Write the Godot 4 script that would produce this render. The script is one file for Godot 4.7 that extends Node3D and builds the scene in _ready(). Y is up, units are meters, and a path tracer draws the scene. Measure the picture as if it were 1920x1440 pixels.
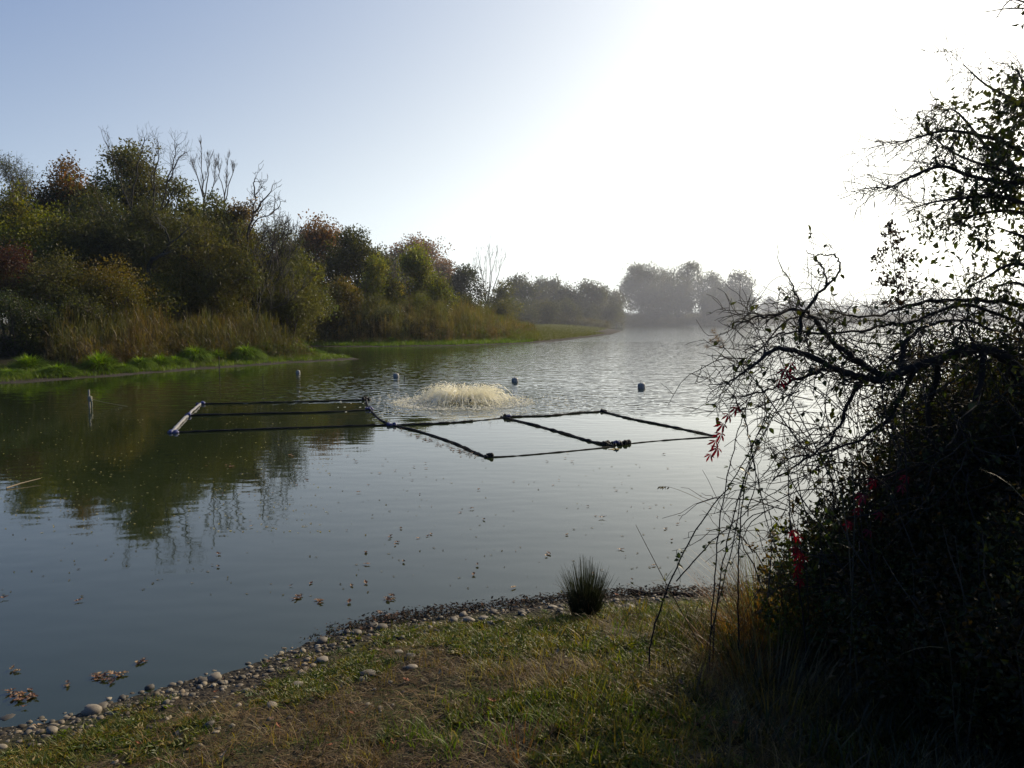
extends Node3D

# ---- camera numbers: eye 2.2 m above the water, 52 degrees tall, looking slightly down ----
const F := 1476.0
const EYE := Vector3(0, 2.2, 0)
const PITCH := 0.0892
const SUN_AZ := 42.0
const SUN_EL := 28.0

var rng := RandomNumberGenerator.new()
var taken := {}
var lake := PackedVector2Array()
var near_count := 0
var bump_noise := FastNoiseLite.new()
var patch_noise := FastNoiseLite.new()
var gap_noise := FastNoiseLite.new()
var clumps := {}
var mats := {}


# ---------------------------------------------------------------- mesh builder
class MB:
	var v := PackedVector3Array()
	var n := PackedVector3Array()
	var c := PackedColorArray()
	var t := PackedInt32Array()

	func quad(a: Vector3, b: Vector3, d: Vector3, e: Vector3, col: Color) -> void:
		var i := v.size()
		var nn := (b - a).cross(e - a)
		nn = nn.normalized() if nn.length() > 1e-9 else Vector3.UP
		v.append(a); v.append(b); v.append(d); v.append(e)
		for k in 4:
			n.append(-nn)
			c.append(col)
		t.append_array(PackedInt32Array([i, i + 1, i + 2, i, i + 2, i + 3]))

	func tri(a: Vector3, b: Vector3, d: Vector3, col: Color) -> void:
		var i := v.size()
		var nn := (d - a).cross(b - a)
		nn = nn.normalized() if nn.length() > 1e-9 else Vector3.UP
		v.append(a); v.append(b); v.append(d)
		for k in 3:
			n.append(nn)
			c.append(col)
		t.append_array(PackedInt32Array([i, i + 1, i + 2]))

	func tube(p: PackedVector3Array, r: PackedFloat32Array, sides: int, col: Color) -> void:
		var first := v.size()
		var m := p.size()
		var u := Vector3.ZERO
		for i in m:
			var d := (p[mini(i + 1, m - 1)] - p[maxi(i - 1, 0)])
			d = d.normalized() if d.length() > 1e-9 else Vector3.UP
			if i == 0:
				u = d.cross(Vector3(0.31, 0.2, 0.93)).normalized()
				if u.length() < 0.5:
					u = d.cross(Vector3.RIGHT).normalized()
			else:
				u = (u - d * u.dot(d))
				u = u.normalized() if u.length() > 1e-6 else d.cross(Vector3(0.9, 0.1, 0.3)).normalized()
			var w := d.cross(u)
			for k in sides:
				var a := TAU * k / sides
				var o := u * cos(a) + w * sin(a)
				v.append(p[i] + o * r[i])
				n.append(o)
				c.append(col)
		for i in m - 1:
			for k in sides:
				var a := first + i * sides + k
				var b := first + i * sides + (k + 1) % sides
				t.append_array(PackedInt32Array([a, a + sides, b + sides, a, b + sides, b]))
		# closed ends
		for e in 2:
			var base := first if e == 0 else first + (m - 1) * sides
			for k in range(1, sides - 1):
				if e == 0:
					t.append_array(PackedInt32Array([base, base + k, base + k + 1]))
				else:
					t.append_array(PackedInt32Array([base, base + k + 1, base + k]))

	func line(p: PackedVector3Array, r0: float, r1: float, sides: int, col: Color) -> void:
		var r := PackedFloat32Array()
		for i in p.size():
			r.append(lerpf(r0, r1, float(i) / maxi(1, p.size() - 1)))
		tube(p, r, sides, col)

	# a leaf folded along its midrib
	func leaf(at: Vector3, d: Vector3, up: Vector3, l: float, w: float, col: Color) -> void:
		var s := d.cross(up).normalized()
		var nn := s.cross(d).normalized()
		var mid := at + d * l * 0.45
		var tip := at + d * l - nn * l * 0.12
		var a := mid + s * w * 0.5 + nn * w * 0.18
		var b := mid - s * w * 0.5 + nn * w * 0.18
		tri(at, a, tip, col)
		tri(at, tip, b, col)

	# a grass blade: a ribbon that tapers and bends over
	func blade(at: Vector3, d: Vector3, bend: Vector3, l: float, w: float, segs: int, col: Color) -> void:
		var s := d.cross(bend)
		s = s.normalized() if s.length() > 1e-6 else d.cross(Vector3(0.7, 0.1, 0.7)).normalized()
		var first := v.size()
		var p := at
		var dir := d
		for i in segs + 1:
			var f := float(i) / segs
			var hw := w * 0.5 * (1.0 - f * f * 0.95)
			var nn := s.cross(dir)
			v.append(p - s * hw); v.append(p + s * hw)
			n.append(nn); n.append(nn)
			c.append(col); c.append(col)
			dir = (dir + bend / segs).normalized()
			p += dir * l / segs
		for i in segs:
			var a := first + i * 2
			t.append_array(PackedInt32Array([a, a + 2, a + 3, a, a + 3, a + 1]))

	func add(o: MB, x: Transform3D) -> void:
		var first := v.size()
		for i in o.v.size():
			v.append(x * o.v[i])
			n.append((x.basis * o.n[i]).normalized())
			c.append(o.c[i])
		for i in o.t:
			t.append(first + i)

	func mesh(uv := PackedVector2Array()) -> ArrayMesh:
		var a := []
		a.resize(Mesh.ARRAY_MAX)
		a[Mesh.ARRAY_VERTEX] = v
		a[Mesh.ARRAY_NORMAL] = n
		a[Mesh.ARRAY_COLOR] = c
		a[Mesh.ARRAY_INDEX] = t
		if uv.size():
			a[Mesh.ARRAY_TEX_UV] = uv
		var m := ArrayMesh.new()
		m.add_surface_from_arrays(Mesh.PRIMITIVE_TRIANGLES, a)
		return m


# ---------------------------------------------------------------- naming
func numbered(called: String) -> String:
	var k: int = taken.get(called, 0)
	taken[called] = k + 1
	return called if k == 0 else "%s_%03d" % [called, k]

func tag(o: Node3D, label: String, category: String, group := "", kind := "") -> Node3D:
	if label: o.set_meta("label", label)
	if category: o.set_meta("category", category)
	if group: o.set_meta("group", group)
	if kind: o.set_meta("kind", kind)
	return o

func thing(called: String, label: String, category: String, where := Vector3.ZERO, turn := 0.0, group := "") -> Node3D:
	var o := Node3D.new()
	o.name = numbered(called)
	o.position = where
	o.rotation.y = turn
	add_child(o)
	tag(o, label, category, group)
	return o

func part(called: String, m: Mesh, mat: Material, parent: Node3D, kind := "") -> MeshInstance3D:
	var o := MeshInstance3D.new()
	o.mesh = m
	o.material_override = mat
	var k := 0
	var nm := called
	while parent != self and parent.has_node(nm):
		k += 1
		nm = "%s_%03d" % [called, k]
	o.name = numbered(called) if parent == self else nm
	if kind: o.set_meta("kind", kind)
	parent.add_child(o, true)
	return o

func many(called: String, m: Mesh, mat: Material, xf: Array, cols: PackedColorArray, parent: Node3D) -> MultiMeshInstance3D:
	var mm := MultiMesh.new()
	mm.transform_format = MultiMesh.TRANSFORM_3D
	mm.use_colors = true
	mm.mesh = m
	mm.instance_count = xf.size()
	for i in xf.size():
		mm.set_instance_transform(i, xf[i])
		mm.set_instance_color(i, cols[i])
	var o := MultiMeshInstance3D.new()
	o.multimesh = mm
	o.material_override = mat
	var k := 0
	var nm := called
	while parent != self and parent.has_node(nm):
		k += 1
		nm = "%s_%03d" % [called, k]
	o.name = numbered(called) if parent == self else nm
	o.set_meta("kind", "stuff")
	parent.add_child(o, true)
	return o

func dup(o: Node3D, called: String, where: Vector3, turn: float, s: Vector3, label: String, group: String) -> Node3D:
	var r: Node3D = o.duplicate()
	r.name = numbered(called)
	add_child(r)
	r.position = where
	r.rotation.y = turn
	r.scale = s
	r.set_meta("label", label)
	if group: r.set_meta("group", group)
	return r


# ---------------------------------------------------------------- helpers
func R(a: float, b: float) -> float:
	return rng.randf_range(a, b)

func rdir() -> Vector3:
	var z := R(-1, 1)
	var a := R(0, TAU)
	var q := sqrt(1.0 - z * z)
	return Vector3(q * cos(a), z, q * sin(a))

func ray(px: float, py: float) -> Vector3:
	return Vector3((px - 960.0) / F, (720.0 - py) / F, -1.0).rotated(Vector3.RIGHT, -PITCH)

func wp(px: float, py: float, y := 0.0) -> Vector3:
	var d := ray(px, py)
	return EYE + d * ((y - EYE.y) / d.y)

func at(px: float, py: float, depth: float) -> Vector3:
	var d := ray(px, py)
	return EYE + d * (depth / -d.z)

func material(key: String, rough := 0.8, back := Color.BLACK, spec := 0.35) -> StandardMaterial3D:
	if mats.has(key):
		return mats[key]
	var m := StandardMaterial3D.new()
	m.resource_name = key
	m.vertex_color_use_as_albedo = true
	m.albedo_color = Color.WHITE
	m.roughness = rough
	m.metallic_specular = spec
	m.cull_mode = BaseMaterial3D.CULL_DISABLED
	if back != Color.BLACK:
		m.backlight_enabled = true
		m.backlight = back
	mats[key] = m
	return m

func vary(c: Color, by := 0.3, warm := 0.08) -> Color:
	var k := exp(R(-by, by))
	var w := R(-warm, warm)
	return Color(c.r * k * (1.0 + w), c.g * k, c.b * k * (1.0 - w))

func smooth(p: PackedVector3Array, per: int) -> PackedVector3Array:
	var q := PackedVector3Array()
	var m := p.size()
	for i in m - 1:
		for k in per:
			q.append(p[i].cubic_interpolate(p[i + 1], p[maxi(i - 1, 0)], p[mini(i + 2, m - 1)], float(k) / per))
	q.append(p[m - 1])
	return q

# land lies at positive distance from the lake's outline
func shore(x: float, z: float) -> float:
	var p := Vector2(x, z)
	var best := 1e9
	var last := lake.size()
	var stop := near_count if z > -10.0 and absf(x) < 14.0 else last
	for i in stop:
		var q := Geometry2D.get_closest_point_to_segment(p, lake[i], lake[(i + 1) % last])
		best = minf(best, p.distance_squared_to(q))
	best = sqrt(best)
	return -best if Geometry2D.is_point_in_polygon(p, lake) or Geometry2D.is_point_in_polygon(p + Vector2(0.0031, 0.0017), lake) else best

func ground(x: float, z: float) -> float:
	return ground_at(x, z, shore(x, z))

func ground_at(x: float, z: float, sd: float) -> float:
	if sd < 0.0:
		return maxf(-1.6, sd * 0.16) - 0.012
	var h := 0.0
	if z > -14.0:
		h = 0.62 * (1.0 - exp(-(sd * sd / (sd + 0.5)) / 1.9)) + 0.03 * minf(sd, 0.3) + 0.03 * bump_noise.get_noise_2d(x * 40.0, z * 40.0) * minf(1.0, sd * 2.0)
	else:
		h = 0.06 * minf(sd, 2.0) + 0.5 * smoothstep(1.0, 9.0, sd) + 0.02 * minf(maxf(sd - 6.0, 0.0), 60.0) * smoothstep(-115.0, -60.0, z)
		h += 0.05 * bump_noise.get_noise_2d(x * 6.0, z * 6.0) * smoothstep(0.5, 4.0, sd)
	return h - 0.006 * exp(-sd * 3.0)


# ---------------------------------------------------------------- leaf clumps, one mesh of each kind
func clump(kind: String, which: int) -> ArrayMesh:
	var key := kind + str(which)
	if clumps.has(key):
		return clumps[key]
	var b := MB.new()
	var w := Color.WHITE
	match kind:
		"broad":
			for i in 24:
				var p := rdir() * pow(R(0.02, 1), 0.45)
				var d := (p * 0.7 + rdir() + Vector3(0, -0.35, 0)).normalized()
				b.leaf(p, d, rdir(), R(0.22, 0.4), R(0.13, 0.24), vary(w, 0.6, 0.14))
		"fine":
			for i in 46:
				var p := rdir() * pow(R(0.02, 1), 0.45)
				var d := (p * 0.8 + rdir() * 0.9 + Vector3(0, -0.2, 0)).normalized()
				b.leaf(p, d, rdir(), R(0.14, 0.27), R(0.08, 0.13), vary(w, 0.6, 0.14))
		"narrow":
			for i in 40:
				var p := rdir() * pow(R(0.02, 1), 0.45)
				var d := (p * 0.5 + rdir() * 0.7 + Vector3(0, 0.15, 0)).normalized()
				b.leaf(p, d, rdir(), R(0.32, 0.5), R(0.05, 0.085), vary(w, 0.6, 0.1))
		"twiggy":
			for i in 12:
				var p := rdir() * R(0.0, 0.5)
				var d := (rdir() + Vector3(0, 0.6, 0)).normalized()
				b.line(PackedVector3Array([p, p + d * 0.4 + rdir() * 0.06, p + d * 0.85]), 0.012, 0.004, 3, Color(0.5, 0.45, 0.42))
			for i in 12:
				var p := rdir() * pow(R(0.02, 1), 0.4)
				b.leaf(p, rdir(), rdir(), R(0.14, 0.22), R(0.07, 0.11), vary(w, 0.3, 0.1))
	clumps[key] = b.mesh()
	return clumps[key]


func wander(from: Vector3, to: Vector3, segs: int, wob: float) -> PackedVector3Array:
	var p := PackedVector3Array()
	var l := from.distance_to(to)
	var drift := Vector3.ZERO
	for i in segs + 1:
		var f := float(i) / segs
		if i > 0 and i < segs:
			drift += rdir() * wob * l / segs
		p.append(from.lerp(to, f) + Vector3(0, l * 0.08 * sin(f * PI), 0) + drift * sin(f * PI))
	return p

# a bare branch that forks again and again
func fork(b: MB, p: Vector3, d: Vector3, l: float, r: float, level: int, o: Dictionary) -> void:
	var segs: int = 5 if level > 1 else 4
	var pts := PackedVector3Array([p])
	var dir := d
	for i in segs:
		dir = (dir + rdir() * o.gnarl + Vector3(0, o.up, 0)).normalized()
		p += dir * l / segs
		pts.append(p)
	var thin: float = maxf(r * 0.55, o.least)
	b.line(pts, r, thin, 5 if level > 2 else 4 if level > 1 else 3, o.col)
	if level <= 0:
		return
	var kids: int = rng.randi_range(o.kids, o.kids + 2)
	for k in kids:
		var f := R(0.25, 1.0) if k > 0 else 1.0
		var i := mini(int(f * segs), segs - 1)
		var q := pts[i].lerp(pts[i + 1], f * segs - i)
		var side := (pts[i + 1] - pts[i]).normalized()
		var nd: Vector3 = (side + rdir() * o.spread).normalized()
		fork(b, q, nd, l * R(0.55, 0.85) * (1.0 if f > 0.6 else 0.8), maxf(thin * lerpf(0.95, 0.6, R(0, 1)), o.least), level - 1, o)


# a leafy tree or bush: crown of lobes, each a cloud of leaf clumps on limbs
# s: px, top, width (photo pixels), depth, kind, cols, and optional low (where the crown begins, 0 ground .. 1), size, thick, bare
func leafy(called: String, label: String, category: String, group: String, s: Dictionary) -> Node3D:
	var base := at(s.px, 588.0, s.depth)
	base.y = ground(base.x, base.z) - 0.05
	var top := at(s.px, s.top, s.depth).y
	var h := top - base.y
	var rx: float = s.width * 0.53 / F * s.depth
	var low: float = s.get("low", 0.25) * h
	var ry := (h - low) * 0.5
	var mid := Vector3(0, low + ry, 0)
	var rz := minf(rx * 1.1, maxf(rx * 0.8, 2.0))
	var o := thing(called, label, category, base, 0.0, group)
	var bark: Color = s.get("bark", Color(0.06, 0.05, 0.04))
	var size: float = s.get("size", 0.55)
	var thick: float = s.get("thick", 1.0)
	var tr := clampf(h * 0.018, 0.03, 0.24)
	# lobes
	var lobes := []
	var count := int(clampf(12.0 + rx * ry * 1.5, 14, 60))
	for i in count:
		var d := rdir()
		var q := pow(R(0.15, 1.0), 0.4)
		var p := mid + Vector3(d.x * rx, d.y * ry, d.z * rz) * q * 0.8
		lobes.append([p, R(0.15, 0.34) * minf(rx, ry) + 0.22])
	lobes.append([mid + Vector3(R(-0.15, 0.15) * rx, ry * 0.72, 0), 0.28 * minf(rx, ry) + 0.2])
	# wood
	var wood := MB.new()
	var trunk := MB.new()
	if s.get("stems", 1) == 1:
		var lean := Vector3(R(-0.06, 0.06) * h, 0, R(-0.04, 0.04) * h)
		var pts := wander(Vector3.ZERO, Vector3(lean.x, low + ry * 1.25, lean.z), 8, 0.18)
		trunk.line(pts, tr, tr * 0.3, 7, bark)
		for l in lobes:
			var k := clampi(int((l[0].y / (low + ry * 1.25) - R(0.15, 0.4)) * 8.0), 1, 7)
			wood.line(wander(pts[k], l[0], 5, 0.25), tr * 0.34, 0.02, 4, bark)
	else:
		for k in int(s.stems):
			var a := R(0, TAU)
			trunk.line(wander(Vector3(cos(a), 0, sin(a)) * rx * 0.12, Vector3(cos(a) * rx * 0.6, h * R(0.6, 0.85), sin(a) * rz * 0.6), 6, 0.2), tr * 0.6, 0.012, 5, bark)
		for l in lobes:
			wood.line(wander(Vector3(R(-0.1, 0.1) * rx, R(0.05, 0.3) * h, R(-0.1, 0.1) * rz), l[0], 5, 0.25), tr * 0.3, 0.012, 4, bark)
	# leaves: several clouds of clumps, one for each clump mesh
	var total := int(clampf(thick * (30.0 + 31.0 * rx * ry / (size * size)), 80, 4200))
	var xf := [[], []]
	var cl := [PackedColorArray(), PackedColorArray()]
	var cols: Array = s.cols
	var seedy := R(0, 900)
	var weights := []
	var sum := 0.0
	for l in lobes:
		sum += l[1] * l[1]
		weights.append(sum)
	var lobe_col := []
	for l in lobes:
		lobe_col.append(vary(cols[rng.randi() % cols.size()], 0.45, 0.12))
	for i in total:
		var pick := R(0, sum)
		var li := 0
		while weights[li] < pick:
			li += 1
		var d := rdir()
		d.y = d.y * 0.85 + 0.12
		var p: Vector3 = lobes[li][0] + d * lobes[li][1] * pow(R(0.1, 1.0), 0.5) * R(0.7, 1.5)
		if p.y < 0.1 or gap_noise.get_noise_3d(p.x * 30.0 / size + seedy, p.y * 30.0 / size, p.z * 30.0 / size) < -0.33:
			continue
		var k := i & 1
		var sz := size * R(0.6, 1.25)
		xf[k].append(Transform3D(Basis.from_euler(Vector3(R(0, TAU), R(0, TAU), R(0, TAU))).scaled(Vector3.ONE * sz), p))
		var c: Color = lobe_col[li].lerp(cols[rng.randi() % cols.size()], 0.5)
		if s.has("tip") and p.y > mid.y + ry * R(0.1, 0.7):
			c = c.lerp(s.tip, R(0.5, 1.0))
		cl[k].append(vary(c * 1.15, 0.42, 0.12))
		if i % 3 == 0:
			wood.line(wander(lobes[li][0], p, 3, 0.3), 0.016 + size * 0.012, 0.006, 3, bark)
	part("trunk", trunk.mesh(), material("bark", 0.9), o)
	part("limbs", wood.mesh(), material("bark", 0.9), o, "stuff")
	for k in 2:
		if xf[k].size():
			many("foliage", clump(s.get("kind", "broad"), k), material("leaf", 0.5, Color(1.0, 1.0, 0.42), 0.36), xf[k], cl[k], o)
	return o

# a leafless tree whose stems are drawn as lists of photo pixels
func bare(called: String, label: String, group: String, depth: float, stems: Array, o: Dictionary) -> Node3D:
	var p0 := at(stems[0][0].x, 588.0, depth)
	p0.y = ground(p0.x, p0.z) - 0.05
	var t := thing(called, label, "tree", p0, 0.0, group)
	var wood := MB.new()
	for s in stems.size():
		var pts := PackedVector3Array()
		for q in stems[s]:
			var w := at(q.x, q.y, depth + R(-0.5, 0.5)) - p0
			pts.append(w)
		if s == 0 or o.get("rooted", false):
			pts[0].y = 0.0
		pts = smooth(pts, 3)
		for i in range(1, pts.size() - 1):
			pts[i] += rdir() * o.get("wob", 0.07)
		var r0: float = o.r * (1.0 if s == 0 else R(0.45, 0.7))
		var b := MB.new() if s == 0 else wood
		b.line(pts, r0, 0.014, 6, o.col)
		for i in range(int(pts.size() * o.get("from", 0.35)), pts.size()):
			var f := float(i) / pts.size()
			for k in o.get("per", 2):
				var dir := (pts[i] - pts[i - 1]).normalized()
				fork(wood, pts[i], (dir + rdir() * o.spread).normalized(), o.twig * R(0.5, 1.1) * (1.15 - f * 0.5), maxf(r0 * 0.28 * (1.1 - f), 0.012), o.get("levels", 2), o)
		if s == 0:
			part("trunk", b.mesh(), material("bark", 0.9), t)
	part("branches", wood.mesh(), material("bark", 0.9), t, "stuff")
	return t


# ---------------------------------------------------------------- the place
func _ready() -> void:
	rng.seed = 20417
	var cam := Camera3D.new()
	cam.name = "camera"
	cam.position = EYE
	cam.rotation.x = -PITCH
	cam.fov = rad_to_deg(2.0 * atan(720.0 / F))
	cam.near = 0.05
	cam.far = 8000.0
	add_child(cam)
	cam.current = true
	var env := Environment.new()
	env.background_mode = Environment.BG_SKY
	env.sky = Sky.new()
	env.sky.sky_material = make_sky()
	env.tonemap_mode = Environment.TONE_MAPPER_LINEAR
	env.tonemap_exposure = 1.32
	env.sdfgi_enabled = true
	env.ssao_enabled = true
	env.ssil_enabled = true
	env.volumetric_fog_enabled = true
	env.volumetric_fog_density = 0.0003
	env.volumetric_fog_albedo = Color(0.93, 0.96, 1.0)
	env.volumetric_fog_anisotropy = 0.7
	var around := WorldEnvironment.new()
	around.name = "environment"
	around.environment = env
	add_child(around)
	var sun := DirectionalLight3D.new()
	sun.name = "sun"
	sun.light_color = Color(1.0, 0.93, 0.82)
	sun.light_energy = 1.6
	sun.light_angular_distance = 0.5
	sun.shadow_enabled = true
	sun.rotation = Vector3(-deg_to_rad(SUN_EL), PI - deg_to_rad(SUN_AZ), 0)
	add_child(sun)
	bump_noise.seed = 3
	bump_noise.frequency = 0.05
	bump_noise.fractal_octaves = 3
	patch_noise.seed = 11
	patch_noise.frequency = 0.9
	patch_noise.fractal_octaves = 3
	gap_noise.seed = 21
	gap_noise.frequency = 0.02
	gap_noise.fractal_octaves = 2
	outline()
	mist()
	land()
	water()
	left_trees()
	far_trees()
	left_bank()
	on_the_water()
	near_bank()
	near_bushes()


func sun_dir() -> Vector3:
	var a := deg_to_rad(SUN_AZ)
	var e := deg_to_rad(SUN_EL)
	return Vector3(sin(a) * cos(e), sin(e), -cos(a) * cos(e))

# clear hazy autumn air: blue overhead, pale at the horizon, a wide white aureole round the sun
func make_sky() -> PanoramaSkyMaterial:
	var w := 512
	var h := 256
	var im := Image.create(w, h, false, Image.FORMAT_RGBF)
	var s := sun_dir()
	for y in h:
		var el := PI * (0.5 - (y + 0.5) / h)
		for x in w:
			var az := TAU * (x + 0.5) / w      # 0 looks along -z
			var d := Vector3(sin(az) * cos(el), sin(el), -cos(az) * cos(el))
			var g := rad_to_deg(acos(clampf(d.dot(s), -1, 1)))
			var k := pow(1.0 - maxf(0.0, d.y), 4.0)
			var c := Vector3(-0.02, 0.045, 0.285) + Vector3(0.20, 0.29, 0.24) * k + Vector3(1.62 * exp(-g / 25.0), 1.42 * exp(-g / 27.5), 1.05 * exp(-g / 27.5)) + Vector3(1.75, 1.45, 0.9) * k * exp(-g / 45.0) + Vector3(3.6, 3.45, 3.0) * k * exp(-g / 17.5) + Vector3(2.5, 2.4, 2.2) * exp(-g / 6.0)
			im.set_pixel(x, y, Color(maxf(c.x, 0.0), c.y, c.z) * 0.925)
	var m := PanoramaSkyMaterial.new()
	m.panorama = ImageTexture.create_from_image(im)
	return m


func outline() -> void:
	var put := func(w: Vector3): lake.append(Vector2(w.x, w.z))
	# the near shore from left to right
	for q in [Vector2(-900, 1440), Vector2(-300, 1395), Vector2(0, 1352), Vector2(80, 1345), Vector2(170, 1318), Vector2(240, 1300), Vector2(330, 1275), Vector2(420, 1252), Vector2(500, 1225), Vector2(570, 1198), Vector2(640, 1180), Vector2(710, 1164), Vector2(790, 1150), Vector2(880, 1140), Vector2(960, 1133), Vector2(1060, 1118), Vector2(1150, 1112), Vector2(1250, 1108), Vector2(1380, 1104), Vector2(1500, 1085), Vector2(1700, 1040), Vector2(2000, 1000)]:
		put.call(wp(q.x, q.y))
	var fine := PackedVector2Array()
	for i in lake.size() - 1:
		for k in 3:
			var w := lake[i].cubic_interpolate(lake[i + 1], lake[maxi(i - 1, 0)], lake[mini(i + 2, lake.size() - 1)], k / 3.0)
			fine.append(w + Vector2(R(-0.025, 0.025), R(-0.025, 0.025)))
	fine.append(lake[lake.size() - 1])
	lake = fine
	lake.append(Vector2(14, -9.6))
	near_count = lake.size()
	lake.append(Vector2(60, -14))
	lake.append(Vector2(170, -60))
	lake.append(Vector2(190, -230))
	# the far shore from right to left
	for q in [Vector2(1950, 604), Vector2(1750, 606), Vector2(1600, 607), Vector2(1420, 608), Vector2(1300, 609.5), Vector2(1190, 610.5), Vector2(1110, 611.5), Vector2(1130, 614), Vector2(1172, 619.5), Vector2(1150, 627), Vector2(1100, 634), Vector2(1040, 641), Vector2(960, 645), Vector2(860, 648.5), Vector2(700, 650.5), Vector2(575, 650), Vector2(560, 655), Vector2(600, 664), Vector2(650, 669), Vector2(690, 672.5), Vector2(650, 676), Vector2(560, 681), Vector2(400, 692), Vector2(200, 708), Vector2(60, 718), Vector2(-150, 730)]:
		put.call(wp(q.x, q.y))
	lake.append(Vector2(-30, -20))
	lake.append(Vector2(-33, -8))
	lake.append(Vector2(-12, -3))


func axis(spans: Array) -> PackedFloat32Array:
	var p := PackedFloat32Array()
	for s in spans:
		var x: float = s[0]
		while x < s[1] - s[2] * 0.5:
			p.append(x)
			x += s[2]
	return p

func land() -> void:
	var xs := axis([[-1000.0, -200.0, 200.0], [-200.0, -80.0, 12.0], [-80.0, -8.0, 1.2], [-8.0, -4.5, 0.3], [-4.5, 6.0, 0.11], [6.0, 14.0, 0.5], [14.0, 80.0, 3.0], [80.0, 260.0, 12.0], [260.0, 1100.0, 200.0]])
	var zs := axis([[-1000.0, -400.0, 150.0], [-400.0, -240.0, 12.0], [-240.0, -120.0, 4.0], [-120.0, -20.0, 1.3], [-20.0, -9.0, 1.0], [-9.0, -1.5, 0.11], [-1.5, 20.0, 1.0], [20.0, 80.0, 12.0], [80.0, 700.0, 200.0]])
	var b := MB.new()
	var nx := xs.size()
	for z in zs:
		for x in xs:
			var sd := shore(x, z)
			b.v.append(Vector3(x, ground_at(x, z, sd), z))
			var c := Color(0.05, 0.043, 0.028)
			if z > -14.0:
				var g := patch_noise.get_noise_2d(x, z)
				c = Color(0.075, 0.06, 0.038).lerp(Color(0.05, 0.056, 0.022), smoothstep(-0.1, 0.3, g))
				c = c.lerp(Color(0.045, 0.042, 0.035), 1.0 - smoothstep(0.15, 0.5, sd + g * 0.3))
			else:
				var meadow := smoothstep(2.0, 16.0, x) * smoothstep(-52.0, -58.0, z) * smoothstep(-120.0, -108.0, z)
				var m := bump_noise.get_noise_2d(x * 9.0, z * 5.0)
				c = c.lerp(Color(0.12, 0.11, 0.028).lerp(Color(0.085, 0.10, 0.024), smoothstep(-0.3, 0.3, m)), maxf(meadow, 0.25))
				if z < -120.0:
					c = Color(0.11, 0.12, 0.045)
				var edge := 1.0 - smoothstep(0.6, 1.5, sd + m * 0.8 - (1.6 if z < -85.0 and z > -110.0 else 0.0))
				c = c.lerp(Color(0.075, 0.07, 0.06), edge)
			b.c.append(c)
	for j in zs.size():
		for i in nx:
			var a := b.v[j * nx + mini(i + 1, nx - 1)] - b.v[j * nx + maxi(i - 1, 0)]
			var d := b.v[mini(j + 1, zs.size() - 1) * nx + i] - b.v[maxi(j - 1, 0) * nx + i]
			b.n.append(d.cross(a).normalized())
	for j in zs.size() - 1:
		for i in nx - 1:
			var a := j * nx + i
			b.t.append_array(PackedInt32Array([a, a + 1, a + nx + 1, a, a + nx + 1, a + nx]))
	var m := material("soil", 0.95, Color.BLACK, 0.2)
	var fine := FastNoiseLite.new()
	fine.seed = 5
	fine.frequency = 0.03
	fine.fractal_octaves = 5
	var relief := NoiseTexture2D.new()
	relief.noise = fine
	relief.seamless = true
	relief.width = 512
	relief.height = 512
	var tone := NoiseTexture2D.new()
	var grain := FastNoiseLite.new()
	grain.seed = 8
	grain.frequency = 0.06
	grain.fractal_octaves = 5
	tone.noise = grain
	tone.seamless = true
	tone.width = 512
	tone.height = 512
	var ramp := Gradient.new()
	ramp.set_color(0, Color(0.5, 0.5, 0.5))
	ramp.set_color(1, Color(1.0, 0.97, 0.92))
	tone.color_ramp = ramp
	m.albedo_texture = tone
	m.uv1_triplanar = true
	m.uv1_world_triplanar = true
	m.uv1_scale = Vector3.ONE * 0.9
	m.heightmap_enabled = true
	m.heightmap_texture = relief
	m.heightmap_scale = 3.0
	tag(part("ground", b.mesh(), m, self), "", "", "", "structure")


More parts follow.
